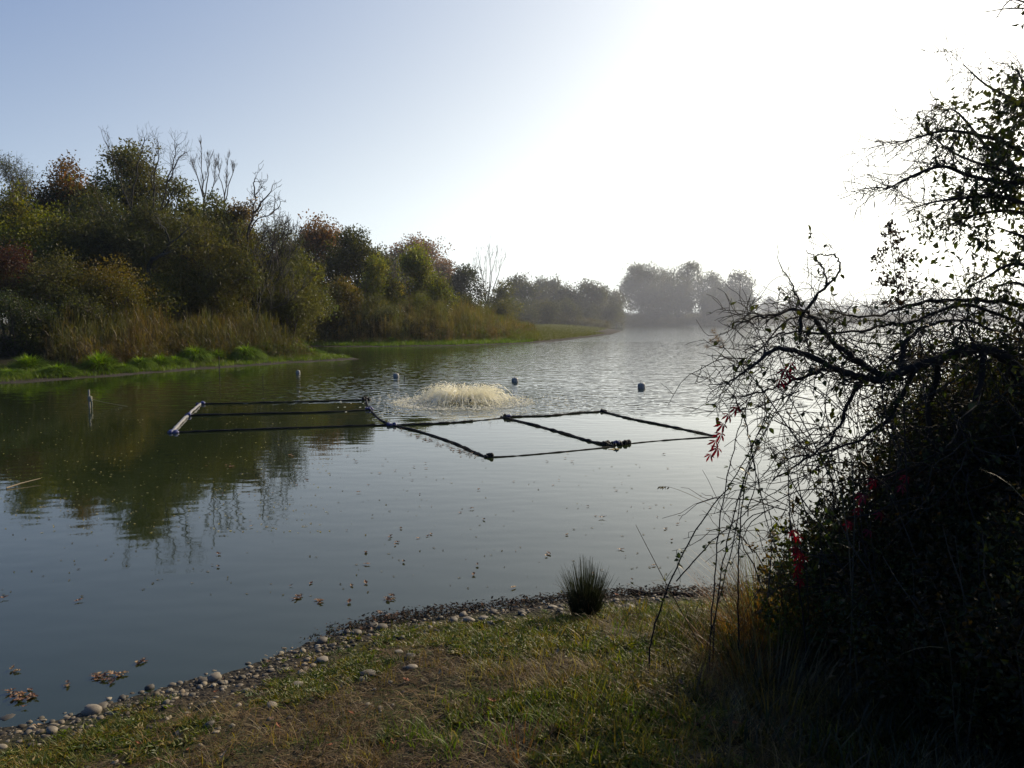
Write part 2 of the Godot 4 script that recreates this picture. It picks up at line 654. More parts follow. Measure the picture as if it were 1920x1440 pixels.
# the lake: one sheet, ripples in its relief, calm near the bank and inside the floating frames
func water() -> void:
	var n := 1152
	var side := 60.0
	var x0 := -30.0
	var z0 := -61.5
	var ra := FastNoiseLite.new()
	ra.seed = 31
	ra.frequency = 1.0
	ra.noise_type = FastNoiseLite.TYPE_SIMPLEX
	ra.fractal_type = FastNoiseLite.FRACTAL_NONE
	var slow := FastNoiseLite.new()
	slow.seed = 33
	slow.frequency = 1.0
	slow.fractal_type = FastNoiseLite.FRACTAL_NONE
	var quiet := [
		[wp(335, 806), wp(380, 762), wp(686, 754), wp(730, 797)],
		[wp(735, 798), wp(912, 858), wp(1150, 836), wp(945, 783)],
		[wp(945, 783), wp(1150, 836), wp(1340, 819), wp(1130, 772)]]
	var rings := []
	for q in quiet:
		var pp := PackedVector2Array()
		for k in q: pp.append(Vector2(k.x, k.z))
		rings.append(pp)
	var spout := wp(868, 752)
	var data := PackedFloat32Array()
	data.resize(n * n)
	for j in n:
		var z := z0 + (j + 0.5) / n * side
		for i in n:
			var x := x0 + (i + 0.5) / n * side
			# calm water lies to the left and near the bank
			var edge := -16.3 + 0.02 * x * x * (0.4 if x > 0.0 else 0.0)
			var a := smoothstep(edge + 1.3, edge - 3.5, z) * lerpf(0.22, 1.0, smoothstep(-12.5, -5.0, x + (z + 20.0) * 0.12))
			var amp := 0.0004 + 0.0046 * a
			var dx := x - spout.x
			var dz := z - spout.z
			var far := sqrt(dx * dx + dz * dz)
			if absf(x) < 12.0 and z > -23.0 and z < -11.0:
				var p := Vector2(x, z)
				for q in rings:
					if Geometry2D.is_point_in_polygon(p, q):
						amp = minf(amp, 0.0009)
			var hgt := amp * (ra.get_noise_2d(x * 1.15, z * 3.1) + 0.5 * ra.get_noise_2d(x * 3.4 + 50.0, z * 7.0) + 0.9 * slow.get_noise_2d(x * 0.5, z * 1.0))
			if far < 9.0 and amp > 0.002:
				hgt += 0.024 * exp(-far * 0.5) * (sin(far * 14.0 + 3.0 * slow.get_noise_2d(x * 2.0, z * 2.0)) + 1.2 * ra.get_noise_2d(x * 5.0, z * 6.0))
			if z > -14.0:
				hgt += 0.0006 * slow.get_noise_2d(x * 0.35, z * 0.7)
			data[j * n + i] = hgt * 10.0 + 0.5
	var im := Image.create_from_data(n, n, false, Image.FORMAT_RF, data.to_byte_array())
	var near_tex := ImageTexture.create_from_image(im)
	var far_noise := FastNoiseLite.new()
	far_noise.seed = 35
	far_noise.frequency = 0.045
	far_noise.fractal_octaves = 2
	var far_tex := NoiseTexture2D.new()
	far_tex.noise = far_noise
	far_tex.seamless = true
	far_tex.width = 512
	far_tex.height = 512
	var ms := []
	for k in 2:
		var m := StandardMaterial3D.new()
		m.resource_name = "lake_water" if k == 0 else "open_lake_water"
		m.albedo_color = Color(0.013, 0.019, 0.0055).linear_to_srgb()
		m.roughness = 0.03 if k == 0 else 0.05
		m.metallic_specular = 0.53
		m.heightmap_enabled = true
		m.heightmap_texture = near_tex if k == 0 else far_tex
		m.heightmap_scale = 10.0 if k == 0 else 3.6
		m.texture_repeat = true
		ms.append(m)
	var am := ArrayMesh.new()
	var cells := [[x0, x0 + side, z0, z0 + side, 0], [-60.0, x0, z0, z0 + side, 1], [x0 + side, 260.0, z0, z0 + side, 1], [-60.0, 260.0, -330.0, z0, 1], [-60.0, -3.0, z0 + side, 12.0, 1]]
	for k in 2:
		var v := PackedVector3Array()
		var nn := PackedVector3Array()
		var uv := PackedVector2Array()
		var t := PackedInt32Array()
		for c in cells:
			if c[4] != k:
				continue
			var f := v.size()
			for q in [Vector2(c[0], c[2]), Vector2(c[1], c[2]), Vector2(c[1], c[3]), Vector2(c[0], c[3])]:
				v.append(Vector3(q.x, 0, q.y))
				nn.append(Vector3.UP)
				uv.append(Vector2((q.x - x0) / side, (q.y - z0) / side) if k == 0 else Vector2(q.x / 16.0, q.y / 8.0))
			t.append_array(PackedInt32Array([f, f + 1, f + 2, f, f + 2, f + 3]))
		var a := []
		a.resize(Mesh.ARRAY_MAX)
		a[Mesh.ARRAY_VERTEX] = v
		a[Mesh.ARRAY_NORMAL] = nn
		a[Mesh.ARRAY_TEX_UV] = uv
		a[Mesh.ARRAY_INDEX] = t
		am.add_surface_from_arrays(Mesh.PRIMITIVE_TRIANGLES, a)
		am.surface_set_material(k, ms[k])
	var o := MeshInstance3D.new()
	o.name = "water"
	o.mesh = am
	o.set_meta("kind", "structure")
	add_child(o)

# thin banks of autumn mist that lie over the far end of the lake
func mist() -> void:
	var k := 0
	for s in [[Vector3(60, 5.0, -150), Vector3(420, 12, 150), 0.0024], [Vector3(80, 3.5, -165), Vector3(400, 9, 110), 0.0018]]:
		var f := FogVolume.new()
		f.name = numbered("mist")
		f.shape = RenderingServer.FOG_VOLUME_SHAPE_BOX
		f.position = s[0]
		f.size = s[1]
		var m := FogMaterial.new()
		m.density = s[2]
		m.albedo = Color(0.95, 0.97, 1.0)
		f.material = m
		f.set_meta("kind", "stuff")
		f.set_meta("label", "thin mist lying over the far end of the lake")
		f.set_meta("category", "mist")
		add_child(f)
		k += 1


# ---------------------------------------------------------------- trees along the left bank
func left_trees() -> void:
	var olive := Color(0.078, 0.078, 0.012)
	var dark := Color(0.034, 0.04, 0.011)
	var yellow := Color(0.16, 0.14, 0.012)
	var lime := Color(0.145, 0.165, 0.014)
	var grey := Color(0.08, 0.084, 0.034)
	var brown := Color(0.10, 0.05, 0.018)
	var rust := Color(0.17, 0.075, 0.022)
	var plum := Color(0.05, 0.016, 0.018)
	var wood := "trees of the left bank wood"
	leafy("tree", "slender pale grey tree with feathery half bare crown at the far left", "tree", wood, {px = 32, top = 286, width = 95, depth = 62, low = 0.45, kind = "twiggy", cols = [grey], size = 0.9, thick = 1.2, bark = Color(0.1, 0.09, 0.08)})
	leafy("oak_tree", "dark oak with orange brown crown top beside the pale feathery tree", "tree", wood, {px = 128, top = 284, width = 150, depth = 56, low = 0.2, cols = [dark, olive], tip = rust, size = 0.6, thick = 1.1})
	leafy("tree", "tallest tree of the left wood, rounded yellow green crown", "tree", wood, {px = 258, top = 268, width = 170, depth = 53, low = 0.3, cols = [olive, Color(0.075, 0.075, 0.02)], tip = Color(0.10, 0.095, 0.02), size = 0.6, thick = 1.1})
	leafy("tree", "dark green tree just right of the tallest crown, behind the dead snag", "tree", wood, {px = 335, top = 318, width = 105, depth = 54, low = 0.2, cols = [dark, olive], size = 0.6})
	leafy("poplar_tree", "green poplar under the two bare spires", "tree", wood, {px = 405, top = 352, width = 125, depth = 51, low = 0.15, cols = [olive, grey, Color(0.06, 0.06, 0.02)], size = 0.55})
	leafy("tree", "small tree with pale brown top right of the poplar", "tree", wood, {px = 455, top = 368, width = 90, depth = 52, low = 0.2, cols = [olive, brown], tip = Color(0.13, 0.085, 0.04), size = 0.55})
	leafy("willow_tree", "broad grey green willow in the middle of the left wood", "tree", wood, {px = 265, top = 372, width = 330, depth = 43, low = 0.12, kind = "narrow", cols = [grey, Color(0.05, 0.058, 0.03), Color(0.065, 0.065, 0.026)], size = 0.62, thick = 0.85})
	leafy("willow_tree", "grey green willow leaning over the reeds right of the broad willow", "tree", wood, {px = 395, top = 430, width = 170, depth = 41, low = 0.1, kind = "narrow", cols = [grey, olive, Color(0.08, 0.068, 0.02)], size = 0.55})
	leafy("tree", "yellow green tree at the left edge below the pale tree", "tree", wood, {px = 40, top = 352, width = 190, depth = 45, low = 0.15, cols = [yellow, olive, lime], size = 0.55})
	leafy("tree", "yellow green tree between the left edge and the broad willow", "tree", wood, {px = 135, top = 405, width = 120, depth = 42, low = 0.15, cols = [olive, Color(0.085, 0.085, 0.016)], size = 0.5})
	leafy("willow_tree", "thin grey willow behind the twisted dead tree", "tree", wood, {px = 520, top = 415, width = 120, depth = 47, low = 0.15, kind = "narrow", cols = [grey, dark], size = 0.55, thick = 0.5})
	leafy("tree", "dark tree closing the gap between the twisted dead tree and the reddish oak", "tree", wood, {px = 555, top = 480, width = 130, depth = 52, low = 0.05, cols = [olive, grey, dark], size = 0.55})
	leafy("oak_tree", "reddish brown oak, left one of two, behind the second bank", "tree", wood, {px = 605, top = 420, width = 150, depth = 76, low = 0.12, cols = [brown, Color(0.07, 0.035, 0.02), olive], tip = rust, size = 0.75})
	leafy("tree", "dark green crown on the right side of the reddish brown oak", "tree", wood, {px = 668, top = 428, width = 115, depth = 72, low = 0.12, cols = [dark, olive], size = 0.7})
	leafy("oak_tree", "brown oak, right one of two, with a wide russet crown", "tree", wood, {px = 768, top = 443, width = 165, depth = 92, low = 0.1, cols = [brown, Color(0.11, 0.06, 0.024)], tip = rust, size = 0.85})
	leafy("oak_tree", "lower russet oak at the right shoulder of the wide brown oak", "tree", wood, {px = 826, top = 484, width = 60, depth = 95, low = 0.1, cols = [brown, rust], size = 0.8})
	leafy("poplar_tree", "yellow green tree in front of the reddish oak", "tree", wood, {px = 706, top = 482, width = 75, depth = 66, low = 0.1, cols = [yellow, lime, olive], size = 0.6})
	leafy("poplar_tree", "bright yellow green poplar in front of the wide brown oak", "tree", wood, {px = 784, top = 466, width = 78, depth = 70, low = 0.08, cols = [lime, yellow], size = 0.62, thick = 1.2})
	leafy("tree", "bright green bush tree at the right foot of the yellow green poplar", "tree", wood, {px = 820, top = 512, width = 60, depth = 68, low = 0.05, cols = [lime, olive], size = 0.55})
	leafy("tree", "dull green tree filling the dip between the two russet oaks", "tree", wood, {px = 722, top = 478, width = 90, depth = 86, low = 0.05, cols = [olive, dark, brown], size = 0.75})
	leafy("tree", "dark rounded tree right of the bright poplar", "tree", wood, {px = 872, top = 498, width = 72, depth = 86, low = 0.05, cols = [dark, Color(0.03, 0.04, 0.025)], size = 0.75})
	leafy("tree", "grey green tree right of the bare many stemmed tree", "tree", wood, {px = 946, top = 524, width = 62, depth = 92, low = 0.05, cols = [grey, olive], size = 0.75})
	# the dark wood behind, one tree beside the other
	var back := ["leftmost", "second", "third", "fourth", "fifth", "sixth", "seventh", "eighth"]
	for i in 8:
		leafy("tree", "dark tree deep in the left wood, %s from the left in the back row" % back[i], "tree", "trees deep in the left wood", {px = 20 + i * 74 + R(-12, 12), top = R(410, 440) + i * 7, width = 140, depth = 68 + R(-3, 4), low = 0.02, cols = [dark, olive], size = 0.95, thick = 1.1})
	# bushes in front of the trees
	var bushes := "bushes at the edge of the left wood"
	leafy("bush", "dark red bush at the left edge of the photo", "bush", bushes, {px = 18, top = 462, width = 120, depth = 36, low = 0.1, stems = 5, kind = "fine", cols = [plum, Color(0.06, 0.02, 0.02), dark], size = 0.5})
	leafy("bush", "olive bush right of the dark red bush", "bush", bushes, {px = 108, top = 482, width = 150, depth = 36, low = 0.08, stems = 5, kind = "fine", cols = [olive, grey, Color(0.06, 0.055, 0.02)], size = 0.5})
	leafy("bush", "olive bush with yellow tips below the broad willow", "bush", bushes, {px = 215, top = 498, width = 165, depth = 36, low = 0.06, stems = 6, kind = "fine", cols = [olive, Color(0.07, 0.06, 0.018)], tip = Color(0.12, 0.085, 0.015), size = 0.48})
	leafy("bush", "large dark green bush low at the left edge above the water", "bush", bushes, {px = 25, top = 560, width = 190, depth = 31, low = 0.03, stems = 6, kind = "fine", cols = [dark, Color(0.035, 0.05, 0.032)], size = 0.42})
	leafy("bush", "dark leafy bush between the left edge and the brown reeds", "bush", bushes, {px = 130, top = 560, width = 150, depth = 33, low = 0.03, stems = 6, kind = "fine", cols = [dark, olive, Color(0.05, 0.055, 0.03)], size = 0.42})
	leafy("bush", "yellow green bush behind the reeds under the willow branch", "bush", bushes, {px = 315, top = 520, width = 140, depth = 39, low = 0.05, stems = 5, kind = "broad", cols = [olive, Color(0.085, 0.085, 0.02)], size = 0.42})
	leafy("bush", "dark bush at the foot of the twisted dead tree", "bush", bushes, {px = 430, top = 530, width = 150, depth = 44, low = 0.03, stems = 5, kind = "fine", cols = [dark, olive], size = 0.5})
	leafy("bush", "grey green bush right of the twisted dead tree", "bush", bushes, {px = 545, top = 530, width = 130, depth = 46, low = 0.03, stems = 5, kind = "narrow", cols = [grey, olive], size = 0.5})
	leafy("bush", "orange tinged bush in the dip left of the yellow green tree", "bush", bushes, {px = 635, top = 525, width = 95, depth = 58, low = 0.05, stems = 5, kind = "broad", cols = [olive, Color(0.14, 0.085, 0.015)], size = 0.5})
	leafy("bush", "grey green bush below the yellow green tree", "bush", bushes, {px = 700, top = 556, width = 110, depth = 58, low = 0.02, stems = 5, kind = "fine", cols = [grey, Color(0.05, 0.06, 0.03)], size = 0.5})
	leafy("bush", "olive bush at the foot of the bright poplar", "bush", bushes, {px = 790, top = 555, width = 105, depth = 62, low = 0.02, stems = 5, kind = "fine", cols = [grey, olive], size = 0.55})
	leafy("bush", "dark bush at the foot of the dark rounded tree", "bush", bushes, {px = 872, top = 560, width = 80, depth = 78, low = 0.02, stems = 4, kind = "fine", cols = [dark, grey], size = 0.6})
	leafy("bush", "dull green bush below the bare many stemmed tree", "bush", bushes, {px = 940, top = 568, width = 80, depth = 84, low = 0.02, stems = 4, kind = "fine", cols = [olive, grey], size = 0.65})
	# leafless trees
	var g := Color(0.042, 0.036, 0.03)
	var dead := "leafless trees on the left bank"
	var V := func(l: Array) -> Array:
		var q := []
		for i in range(0, l.size(), 2): q.append(Vector2(l[i], l[i + 1]))
		return q
	var o := {r = 0.07, col = g, gnarl = 0.28, up = 0.1, spread = 0.8, kids = 1, least = 0.005, twig = 0.8, levels = 2, per = 2, from = 0.3}
	bare("dead_tree", "bleached dead snag with forked bare branches rising above the broad willow", dead, 42.5, [
		V.call([262, 590, 268, 480, 275, 425, 290, 385, 288, 340, 296, 300, 297, 268]),
		V.call([275, 425, 300, 395, 320, 372, 328, 340]), V.call([288, 372, 284, 330, 292, 290]),
		V.call([300, 395, 318, 330, 326, 300, 332, 272]), V.call([316, 340, 332, 305, 346, 284]),
		V.call([272, 430, 242, 390, 225, 340, 208, 290, 198, 268]), V.call([246, 392, 255, 330, 266, 285, 271, 258])], o)
	o.r = 0.1
	bare("dead_tree", "left one of two bare spires above the poplar", dead, 52, [V.call([382, 560, 382, 400, 380, 340, 378, 276]), V.call([381, 380, 390, 330, 392, 305]), V.call([381, 370, 370, 330, 362, 310]), V.call([381, 390, 400, 350, 404, 318])], {r = 0.07, col = g, gnarl = 0.2, up = 0.25, spread = 0.6, kids = 2, least = 0.007, twig = 0.7, levels = 2, per = 2, from = 0.55})
	bare("dead_tree", "right one of two bare spires above the poplar, dense with short twigs", dead, 52, [V.call([420, 560, 418, 400, 424, 350, 427, 300]), V.call([421, 380, 432, 335, 436, 318]), V.call([421, 370, 412, 330, 409, 310])], {r = 0.06, col = g, gnarl = 0.2, up = 0.3, spread = 0.6, kids = 2, least = 0.007, twig = 0.55, levels = 2, per = 3, from = 0.6})
	bare("dead_tree", "twisted dead tree with dark crooked limbs beside the reeds", dead, 44.5, [
		V.call([476, 590, 473, 540, 462, 480, 466, 440, 474, 400, 480, 365, 492, 348]),
		V.call([466, 440, 486, 410, 508, 402, 514, 385]), V.call([474, 400, 500, 370, 510, 355]), V.call([480, 370, 474, 345, 482, 335]),
		V.call([462, 478, 446, 455, 438, 430]), V.call([506, 402, 520, 390, 526, 378]), V.call([468, 430, 478, 405, 490, 390, 492, 372])],
		{r = 0.095, col = Color(0.03, 0.026, 0.022), gnarl = 0.4, up = 0.05, spread = 0.9, kids = 1, least = 0.01, twig = 0.7, levels = 2, per = 1, from = 0.45})
	bare("dead_tree", "low bare tree fanning thin stems out to the right of the twisted dead tree", dead, 43, [
		V.call([480, 600, 486, 560, 500, 500, 520, 450, 540, 440]), V.call([484, 580, 510, 540, 540, 490, 560, 440]),
		V.call([486, 565, 492, 500, 498, 450]), V.call([484, 575, 480, 520, 484, 460]), V.call([490, 555, 520, 500, 530, 440]),
		V.call([484, 590, 520, 575, 560, 545]), V.call([488, 556, 510, 480, 515, 420])],
		{r = 0.05, col = Color(0.04, 0.036, 0.032), gnarl = 0.22, up = 0.12, spread = 0.6, kids = 2, least = 0.01, twig = 0.9, levels = 2, per = 2, from = 0.4})
	bare("dead_tree", "bare many stemmed tree standing alone among the middle trees", dead, 88, [
		V.call([912, 592, 910, 560, 905, 520, 897, 482]), V.call([912, 585, 918, 540, 925, 500, 930, 482]), V.call([912, 588, 922, 550, 934, 515, 940, 494]),
		V.call([911, 580, 912, 530, 912, 478]), V.call([911, 580, 900, 540, 891, 505]), V.call([913, 570, 919, 520, 918, 484])],
		{r = 0.1, col = g, gnarl = 0.15, up = 0.2, spread = 0.5, kids = 1, least = 0.013, twig = 1.4, levels = 2, per = 1, from = 0.5})
	# a long dark limb of the willow and pale dry stems
	bare("fallen_limb", "dark mossy limb reaching right out of the broad willow", "", 39.5, [V.call([262, 560, 280, 500, 300, 482, 330, 466, 375, 458]), V.call([300, 482, 318, 450, 308, 430, 298, 418]), V.call([312, 458, 340, 440, 356, 425])], {r = 0.13, col = Color(0.035, 0.032, 0.025), gnarl = 0.3, up = 0.05, spread = 0.8, kids = 1, least = 0.012, twig = 0.8, levels = 1, per = 1, from = 0.5})


# ---------------------------------------------------------------- hazy trees round the far end of the lake
func far_trees() -> void:
	var a := Color(0.04, 0.045, 0.018)
	var b := Color(0.065, 0.065, 0.025)
	var pale := Color(0.09, 0.085, 0.045)
	var mid := "hazy trees left of the far clump"
	var rows := [
		[978, 514, 62, 112, "rounded hazy tree right of the grey green tree"], [1012, 522, 44, 122, "thin hazy tree, second of the middle hazy row"], [1040, 519, 40, 126, "narrow hazy tree, third of the middle hazy row"],
		[1066, 535, 50, 122, "low hazy tree under the gap of the middle hazy row"], [1100, 525, 66, 124, "broad dome shaped hazy tree of the middle hazy row"], [1136, 538, 46, 130, "small hazy tree near the right end of the middle hazy row"], [1156, 546, 34, 134, "last small hazy tree before the pale gap"]]
	for r in rows:
		leafy("tree", r[4], "tree", mid, {px = r[0], top = r[1], width = r[2], depth = r[3], low = 0.08, cols = [a, b], size = 0.95})
	var low := "hazy bushes under the middle hazy trees"
	var names := ["leftmost", "second", "third", "fourth", "last"]
	for i in 5:
		leafy("bush", "hazy low bush under the middle hazy trees, %s from the left" % names[i], "bush", low, {px = 985 + i * 38, top = 566 + R(-5, 5), width = 66, depth = 106 + i * 5, low = 0.02, stems = 4, kind = "fine", cols = [a, b], size = 0.9})
	var clump_trees := "hazy clump of trees across the lake"
	for r in [
		[1203, 489, 84, 158, 0.05, 1.1, "leftmost and tallest tree of the hazy clump across the lake"], [1245, 497, 48, 166, 0.3, 0.5, "thin see through tree behind the gap of the hazy clump"], [1290, 489, 66, 168, 0.35, 0.55, "airy tall tree at the top middle of the hazy clump"],
		[1272, 520, 84, 156, 0.04, 1.1, "dense low tree in the middle front of the hazy clump"], [1336, 505, 64, 160, 0.05, 1.0, "second tree from the right in the hazy clump"], [1384, 509, 62, 160, 0.04, 1.0, "rightmost tree of the hazy clump across the lake"], [1232, 540, 66, 154, 0.02, 1.0, "low tree at the left foot of the hazy clump"], [1346, 545, 90, 154, 0.02, 1.0, "low wide tree at the right foot of the hazy clump"]]:
		leafy("tree", r[6], "tree", clump_trees, {px = r[0], top = r[1], width = r[2], depth = r[3], low = r[4], cols = [a, b], size = 1.05, thick = r[5]})
	leafy("tree", "single small hazy tree on the far shore right of the clump", "tree", "", {px = 1443, top = 558, width = 24, depth = 225, low = 0.1, cols = [a], size = 1.2})
	leafy("tree", "hazy round tree on the far shore behind the bramble tips", "tree", "", {px = 1492, top = 560, width = 46, depth = 215, low = 0.05, cols = [a], size = 1.3})
	# the line of faint trees along the far right shore, too hazy to tell apart
	var xf := []
	var cl := PackedColorArray()
	for i in 900:
		var px := R(1415, 2150)
		var d := R(270, 330)
		var p := at(px, 588, d)
		var h := 4.0 + 4.5 * (0.5 + bump_noise.get_noise_1d(px * 0.5)) + 3.0 * bump_noise.get_noise_1d(px * 2.5)
		p.y = R(0.3, 1.0) * h
		xf.append(Transform3D(Basis.from_euler(Vector3(R(0, TAU), R(0, TAU), 0)).scaled(Vector3.ONE * R(1.4, 2.6)), p))
		cl.append(vary(a, 0.3))
	var w := many("far_wood", clump("broad", 0), material("leaf"), xf, cl, self)
	tag(w, "faint line of hazy woodland along the far right shore", "wood")


# ---------------------------------------------------------------- reeds, tussocks and grass of the left bank
func tussock_mesh(n: int, green: Array, droop: float, sd: int) -> ArrayMesh:
	var b := MB.new()
	for i in n:
		var a := R(0, TAU)
		var q := sqrt(R(0, 1))
		var p := Vector3(cos(a) * q * 0.62, 0.42 * sqrt(1.0 - q * q * 0.97) - 0.02, sin(a) * q * 0.62)
		var d := (Vector3(cos(a), 0, sin(a)) * (0.1 + q * 0.9) + Vector3(0, 1.15 - q * 0.7, 0) + rdir() * 0.35).normalized()
		b.blade(p, d, Vector3(cos(a), 0, sin(a)) * R(0.2, 0.6) * droop + Vector3(0, -droop * R(0.6, 1.5), 0), R(0.2, 0.42), R(0.016, 0.03), 3, vary(green[rng.randi() % green.size()], 0.35, 0.1))
	return b.mesh()

func left_bank() -> void:
	var grass := material("grass", 0.5, Color(0.95, 1.0, 0.4), 0.35)
	var green := [Color(0.12, 0.20, 0.014), Color(0.15, 0.21, 0.016), Color(0.09, 0.15, 0.013)]
	var tan := [Color(0.13, 0.075, 0.028), Color(0.10, 0.06, 0.025), Color(0.16, 0.10, 0.04)]
	var protos := [tussock_mesh(1500, green, 1.2, 0), tussock_mesh(1500, green, 0.9, 1), tussock_mesh(1500, green, 1.5, 2)]
	var dry := tussock_mesh(1000, tan, 1.0, 3)
	var place := func(px: float, py: float, wide: float, tall: float, m: Mesh, label: String, group: String):
		var p := wp(px, py)
		p.y = ground(p.x, p.z) - 0.05
		var r := wide * 0.5 / F * -p.z
		var o := part("tussock", m, grass, self)
		o.position = p
		o.rotation.y = R(0, TAU)
		o.scale = Vector3(r / 0.85, tall / F * -p.z / 0.75, r / 0.85)
		tag(o, label, "grass tussock", group)
	var near := "green grass tussocks along the left bank"
	var order := ["first", "second", "third", "fourth", "fifth", "sixth", "seventh", "eighth", "ninth", "tenth", "eleventh", "twelfth", "thirteenth", "fourteenth", "fifteenth", "sixteenth", "seventeenth", "eighteenth"]
	var spots := [[588, 668, 56, 18], [560, 668, 60, 26], [530, 672, 66, 32], [556, 650, 44, 24], [498, 674, 62, 30], [462, 681, 84, 40], [430, 668, 56, 30], [408, 683, 62, 28], [366, 686, 80, 44], [330, 690, 56, 26], [300, 693, 62, 30], [265, 696, 66, 34], [200, 672, 72, 42], [188, 702, 86, 46], [236, 700, 50, 24], [110, 708, 90, 30], [56, 704, 80, 36], [20, 712, 76, 22]]
	for i in spots.size():
		var s: Array = spots[i]
		place.call(s[0], s[1], s[2], s[3], protos[i % 3], "bright green grass tussock on the left bank, %s counted from the gravel spit" % order[i], near)
	for s in [[424, 662, 52, 42, "rust brown dry grass tussock above the green ones on the left bank"], [132, 692, 84, 50, "low rust brown dry tussock near the left edge of the bank"], [520, 655, 80, 40, "tawny dry tussock behind the green tip of the left bank"], [470, 655, 60, 36, "tawny dry tussock left of the one behind the green tip"]]:
		place.call(s[0], s[1], s[2], s[3], dry, s[4], "dry brown tussocks on the left bank")
	var second := "green grass tussocks along the second bank"
	spots = [[985, 636, 26, 14], [972, 638, 28, 18], [955, 639, 30, 20], [935, 641, 32, 22], [903, 642, 38, 24], [873, 643, 40, 24], [822, 644, 60, 26], [778, 645, 44, 20], [735, 647, 44, 16]]
	for i in spots.size():
		var s: Array = spots[i]
		place.call(s[0], s[1], s[2], s[3], protos[i % 3], "small green tussock on the second bank, %s counted from the meadow tip" % order[i], second)
	# dark bushes leaning over the second bank
	var dark := [Color(0.02, 0.027, 0.014), Color(0.03, 0.032, 0.017)]
	var brownish := [Color(0.05, 0.035, 0.02), Color(0.03, 0.03, 0.016)]
	var sb := "low dark bushes along the second bank"
	var where := ["leftmost, in the shade of the inlet", "second from the inlet", "third from the inlet", "fourth from the inlet", "rightmost, under the russet reeds"]
	for i in 5:
		leafy("bush", "low dark bush on the second bank, " + where[i], "bush", sb, {px = 596 + i * 46, top = 600 + [8, 10, 4, -4, 2][i], width = 74, depth = 56.0 + i * 0.5, low = 0.0, stems = 4, kind = "fine", cols = dark if i != 3 else brownish, size = 0.34, thick = 1.3})
	# reeds: brown stalks in a band behind the tussocks
	var reed := MB.new()
	for i in 5:
		var p := Vector3(R(-0.3, 0.3), 0, R(-0.3, 0.3))
		var d := (Vector3(0, 1, 0) + rdir() * 0.12).normalized()
		var hh := R(0.8, 1.05)
		reed.blade(p, d, rdir() * 0.15, hh, 0.014, 3, Color.WHITE)
		for k in 4:
			var q := p + d * hh * R(0.25, 0.8)
			reed.blade(q, (d * 0.7 + rdir() * 0.6).normalized(), Vector3(0, -0.8, 0) + rdir() * 0.3, R(0.25, 0.4), 0.018, 3, vary(Color.WHITE, 0.2))
		if i % 2 == 0:
			for k in 5:
				reed.blade(p + d * hh * R(0.86, 1.0), (d + rdir() * 0.4).normalized(), rdir() * 0.4, R(0.1, 0.16), 0.012, 2, Color(1.25, 1.1, 1.0))
	var rm := reed.mesh()
	var xf := []
	var cl := PackedColorArray()
	var gx := []
	var gc := PackedColorArray()
	var browns := [Color(0.075, 0.046, 0.024), Color(0.10, 0.068, 0.033), Color(0.055, 0.036, 0.02), Color(0.055, 0.048, 0.022)]
	while xf.size() < 6500:
		var px := R(60, 1120)
		var z := -R(27, 78)
		var x := (px - 960.0) / F * -z
		var sd := shore(x, z)
		var front := 1.6 + 0.8 * bump_noise.get_noise_2d(x * 8.0, z * 8.0)
		if sd < front or sd > 11.0 or (z < -50.0 and x > 2.0):
			continue
		if px < 210 and R(0, 1) > smoothstep(60, 210, px):
			continue
		var s := R(0.85, 1.6) * (1.15 if z > -46.0 else 1.45 * (1.0 - 0.6 * smoothstep(-4.0, 2.0, x))) * smoothstep(front - 0.6, front + 2.6, sd) * (1.0 + 0.7 * bump_noise.get_noise_2d(x * 14.0 + 200.0, z * 14.0))
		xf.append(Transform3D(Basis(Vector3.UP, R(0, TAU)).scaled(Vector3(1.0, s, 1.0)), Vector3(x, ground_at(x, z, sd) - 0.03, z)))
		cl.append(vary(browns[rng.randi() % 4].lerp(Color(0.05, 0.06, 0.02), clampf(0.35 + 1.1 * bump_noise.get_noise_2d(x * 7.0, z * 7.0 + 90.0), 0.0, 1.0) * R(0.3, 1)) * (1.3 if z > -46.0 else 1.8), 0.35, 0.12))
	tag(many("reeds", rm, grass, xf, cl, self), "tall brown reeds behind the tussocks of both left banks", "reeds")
	# low grass that fills the margins and the meadow
	var tuft := MB.new()
	for i in 16:
		tuft.blade(Vector3(R(-0.25, 0.25), 0, R(-0.25, 0.25)), (Vector3.UP + rdir() * 0.5).normalized(), rdir() * 0.4 + Vector3(0, -0.4, 0), R(0.12, 0.26), 0.014, 2, vary(Color.WHITE, 0.25))
	var tm := tuft.mesh()
	while gx.size() < 5500:
		var z := -R(24, 62)
		var px := R(-60, 1000)
		var x := (px - 960.0) / F * -z
		var sd := shore(x, z)
		if sd < 0.7 or sd > 4.5:
			continue
		gx.append(Transform3D(Basis(Vector3.UP, R(0, TAU)).scaled(Vector3.ONE * R(0.5, 1.0) * (1.5 if z < -46.0 else 1.0)), Vector3(x, ground_at(x, z, sd) - 0.01, z)))
		gc.append(vary(green[rng.randi() % 3].lerp(Color(0.06, 0.055, 0.02), R(0.0, 0.3) if z < -46.0 and sd < 2.2 else R(0.1, 0.7)), 0.25, 0.1))
	tag(many("bank_grass", tm, grass, gx, gc, self), "short green grass along the edge of the left banks", "grass")
	gx = []
	gc = PackedColorArray()
	while gx.size() < 9000:
		var z := -R(54, 108)
		var px := R(900, 1180)
		var x := (px - 960.0) / F * -z
		var sd := shore(x, z)
		if sd < 1.3 + (1.4 if z < -85.0 else 0.0) or x < 0.0:
			continue
		gx.append(Transform3D(Basis(Vector3.UP, R(0, TAU)).scaled(Vector3(1.6, R(0.5, 1.0) if x > 1.8 else R(1.0, 3.0), 1.6)), Vector3(x, ground_at(x, z, sd) - 0.01, z)))
		gc.append(vary(Color(0.095, 0.105, 0.018).lerp(Color(0.11, 0.085, 0.028), R(0, 0.6)), 0.2, 0.08))
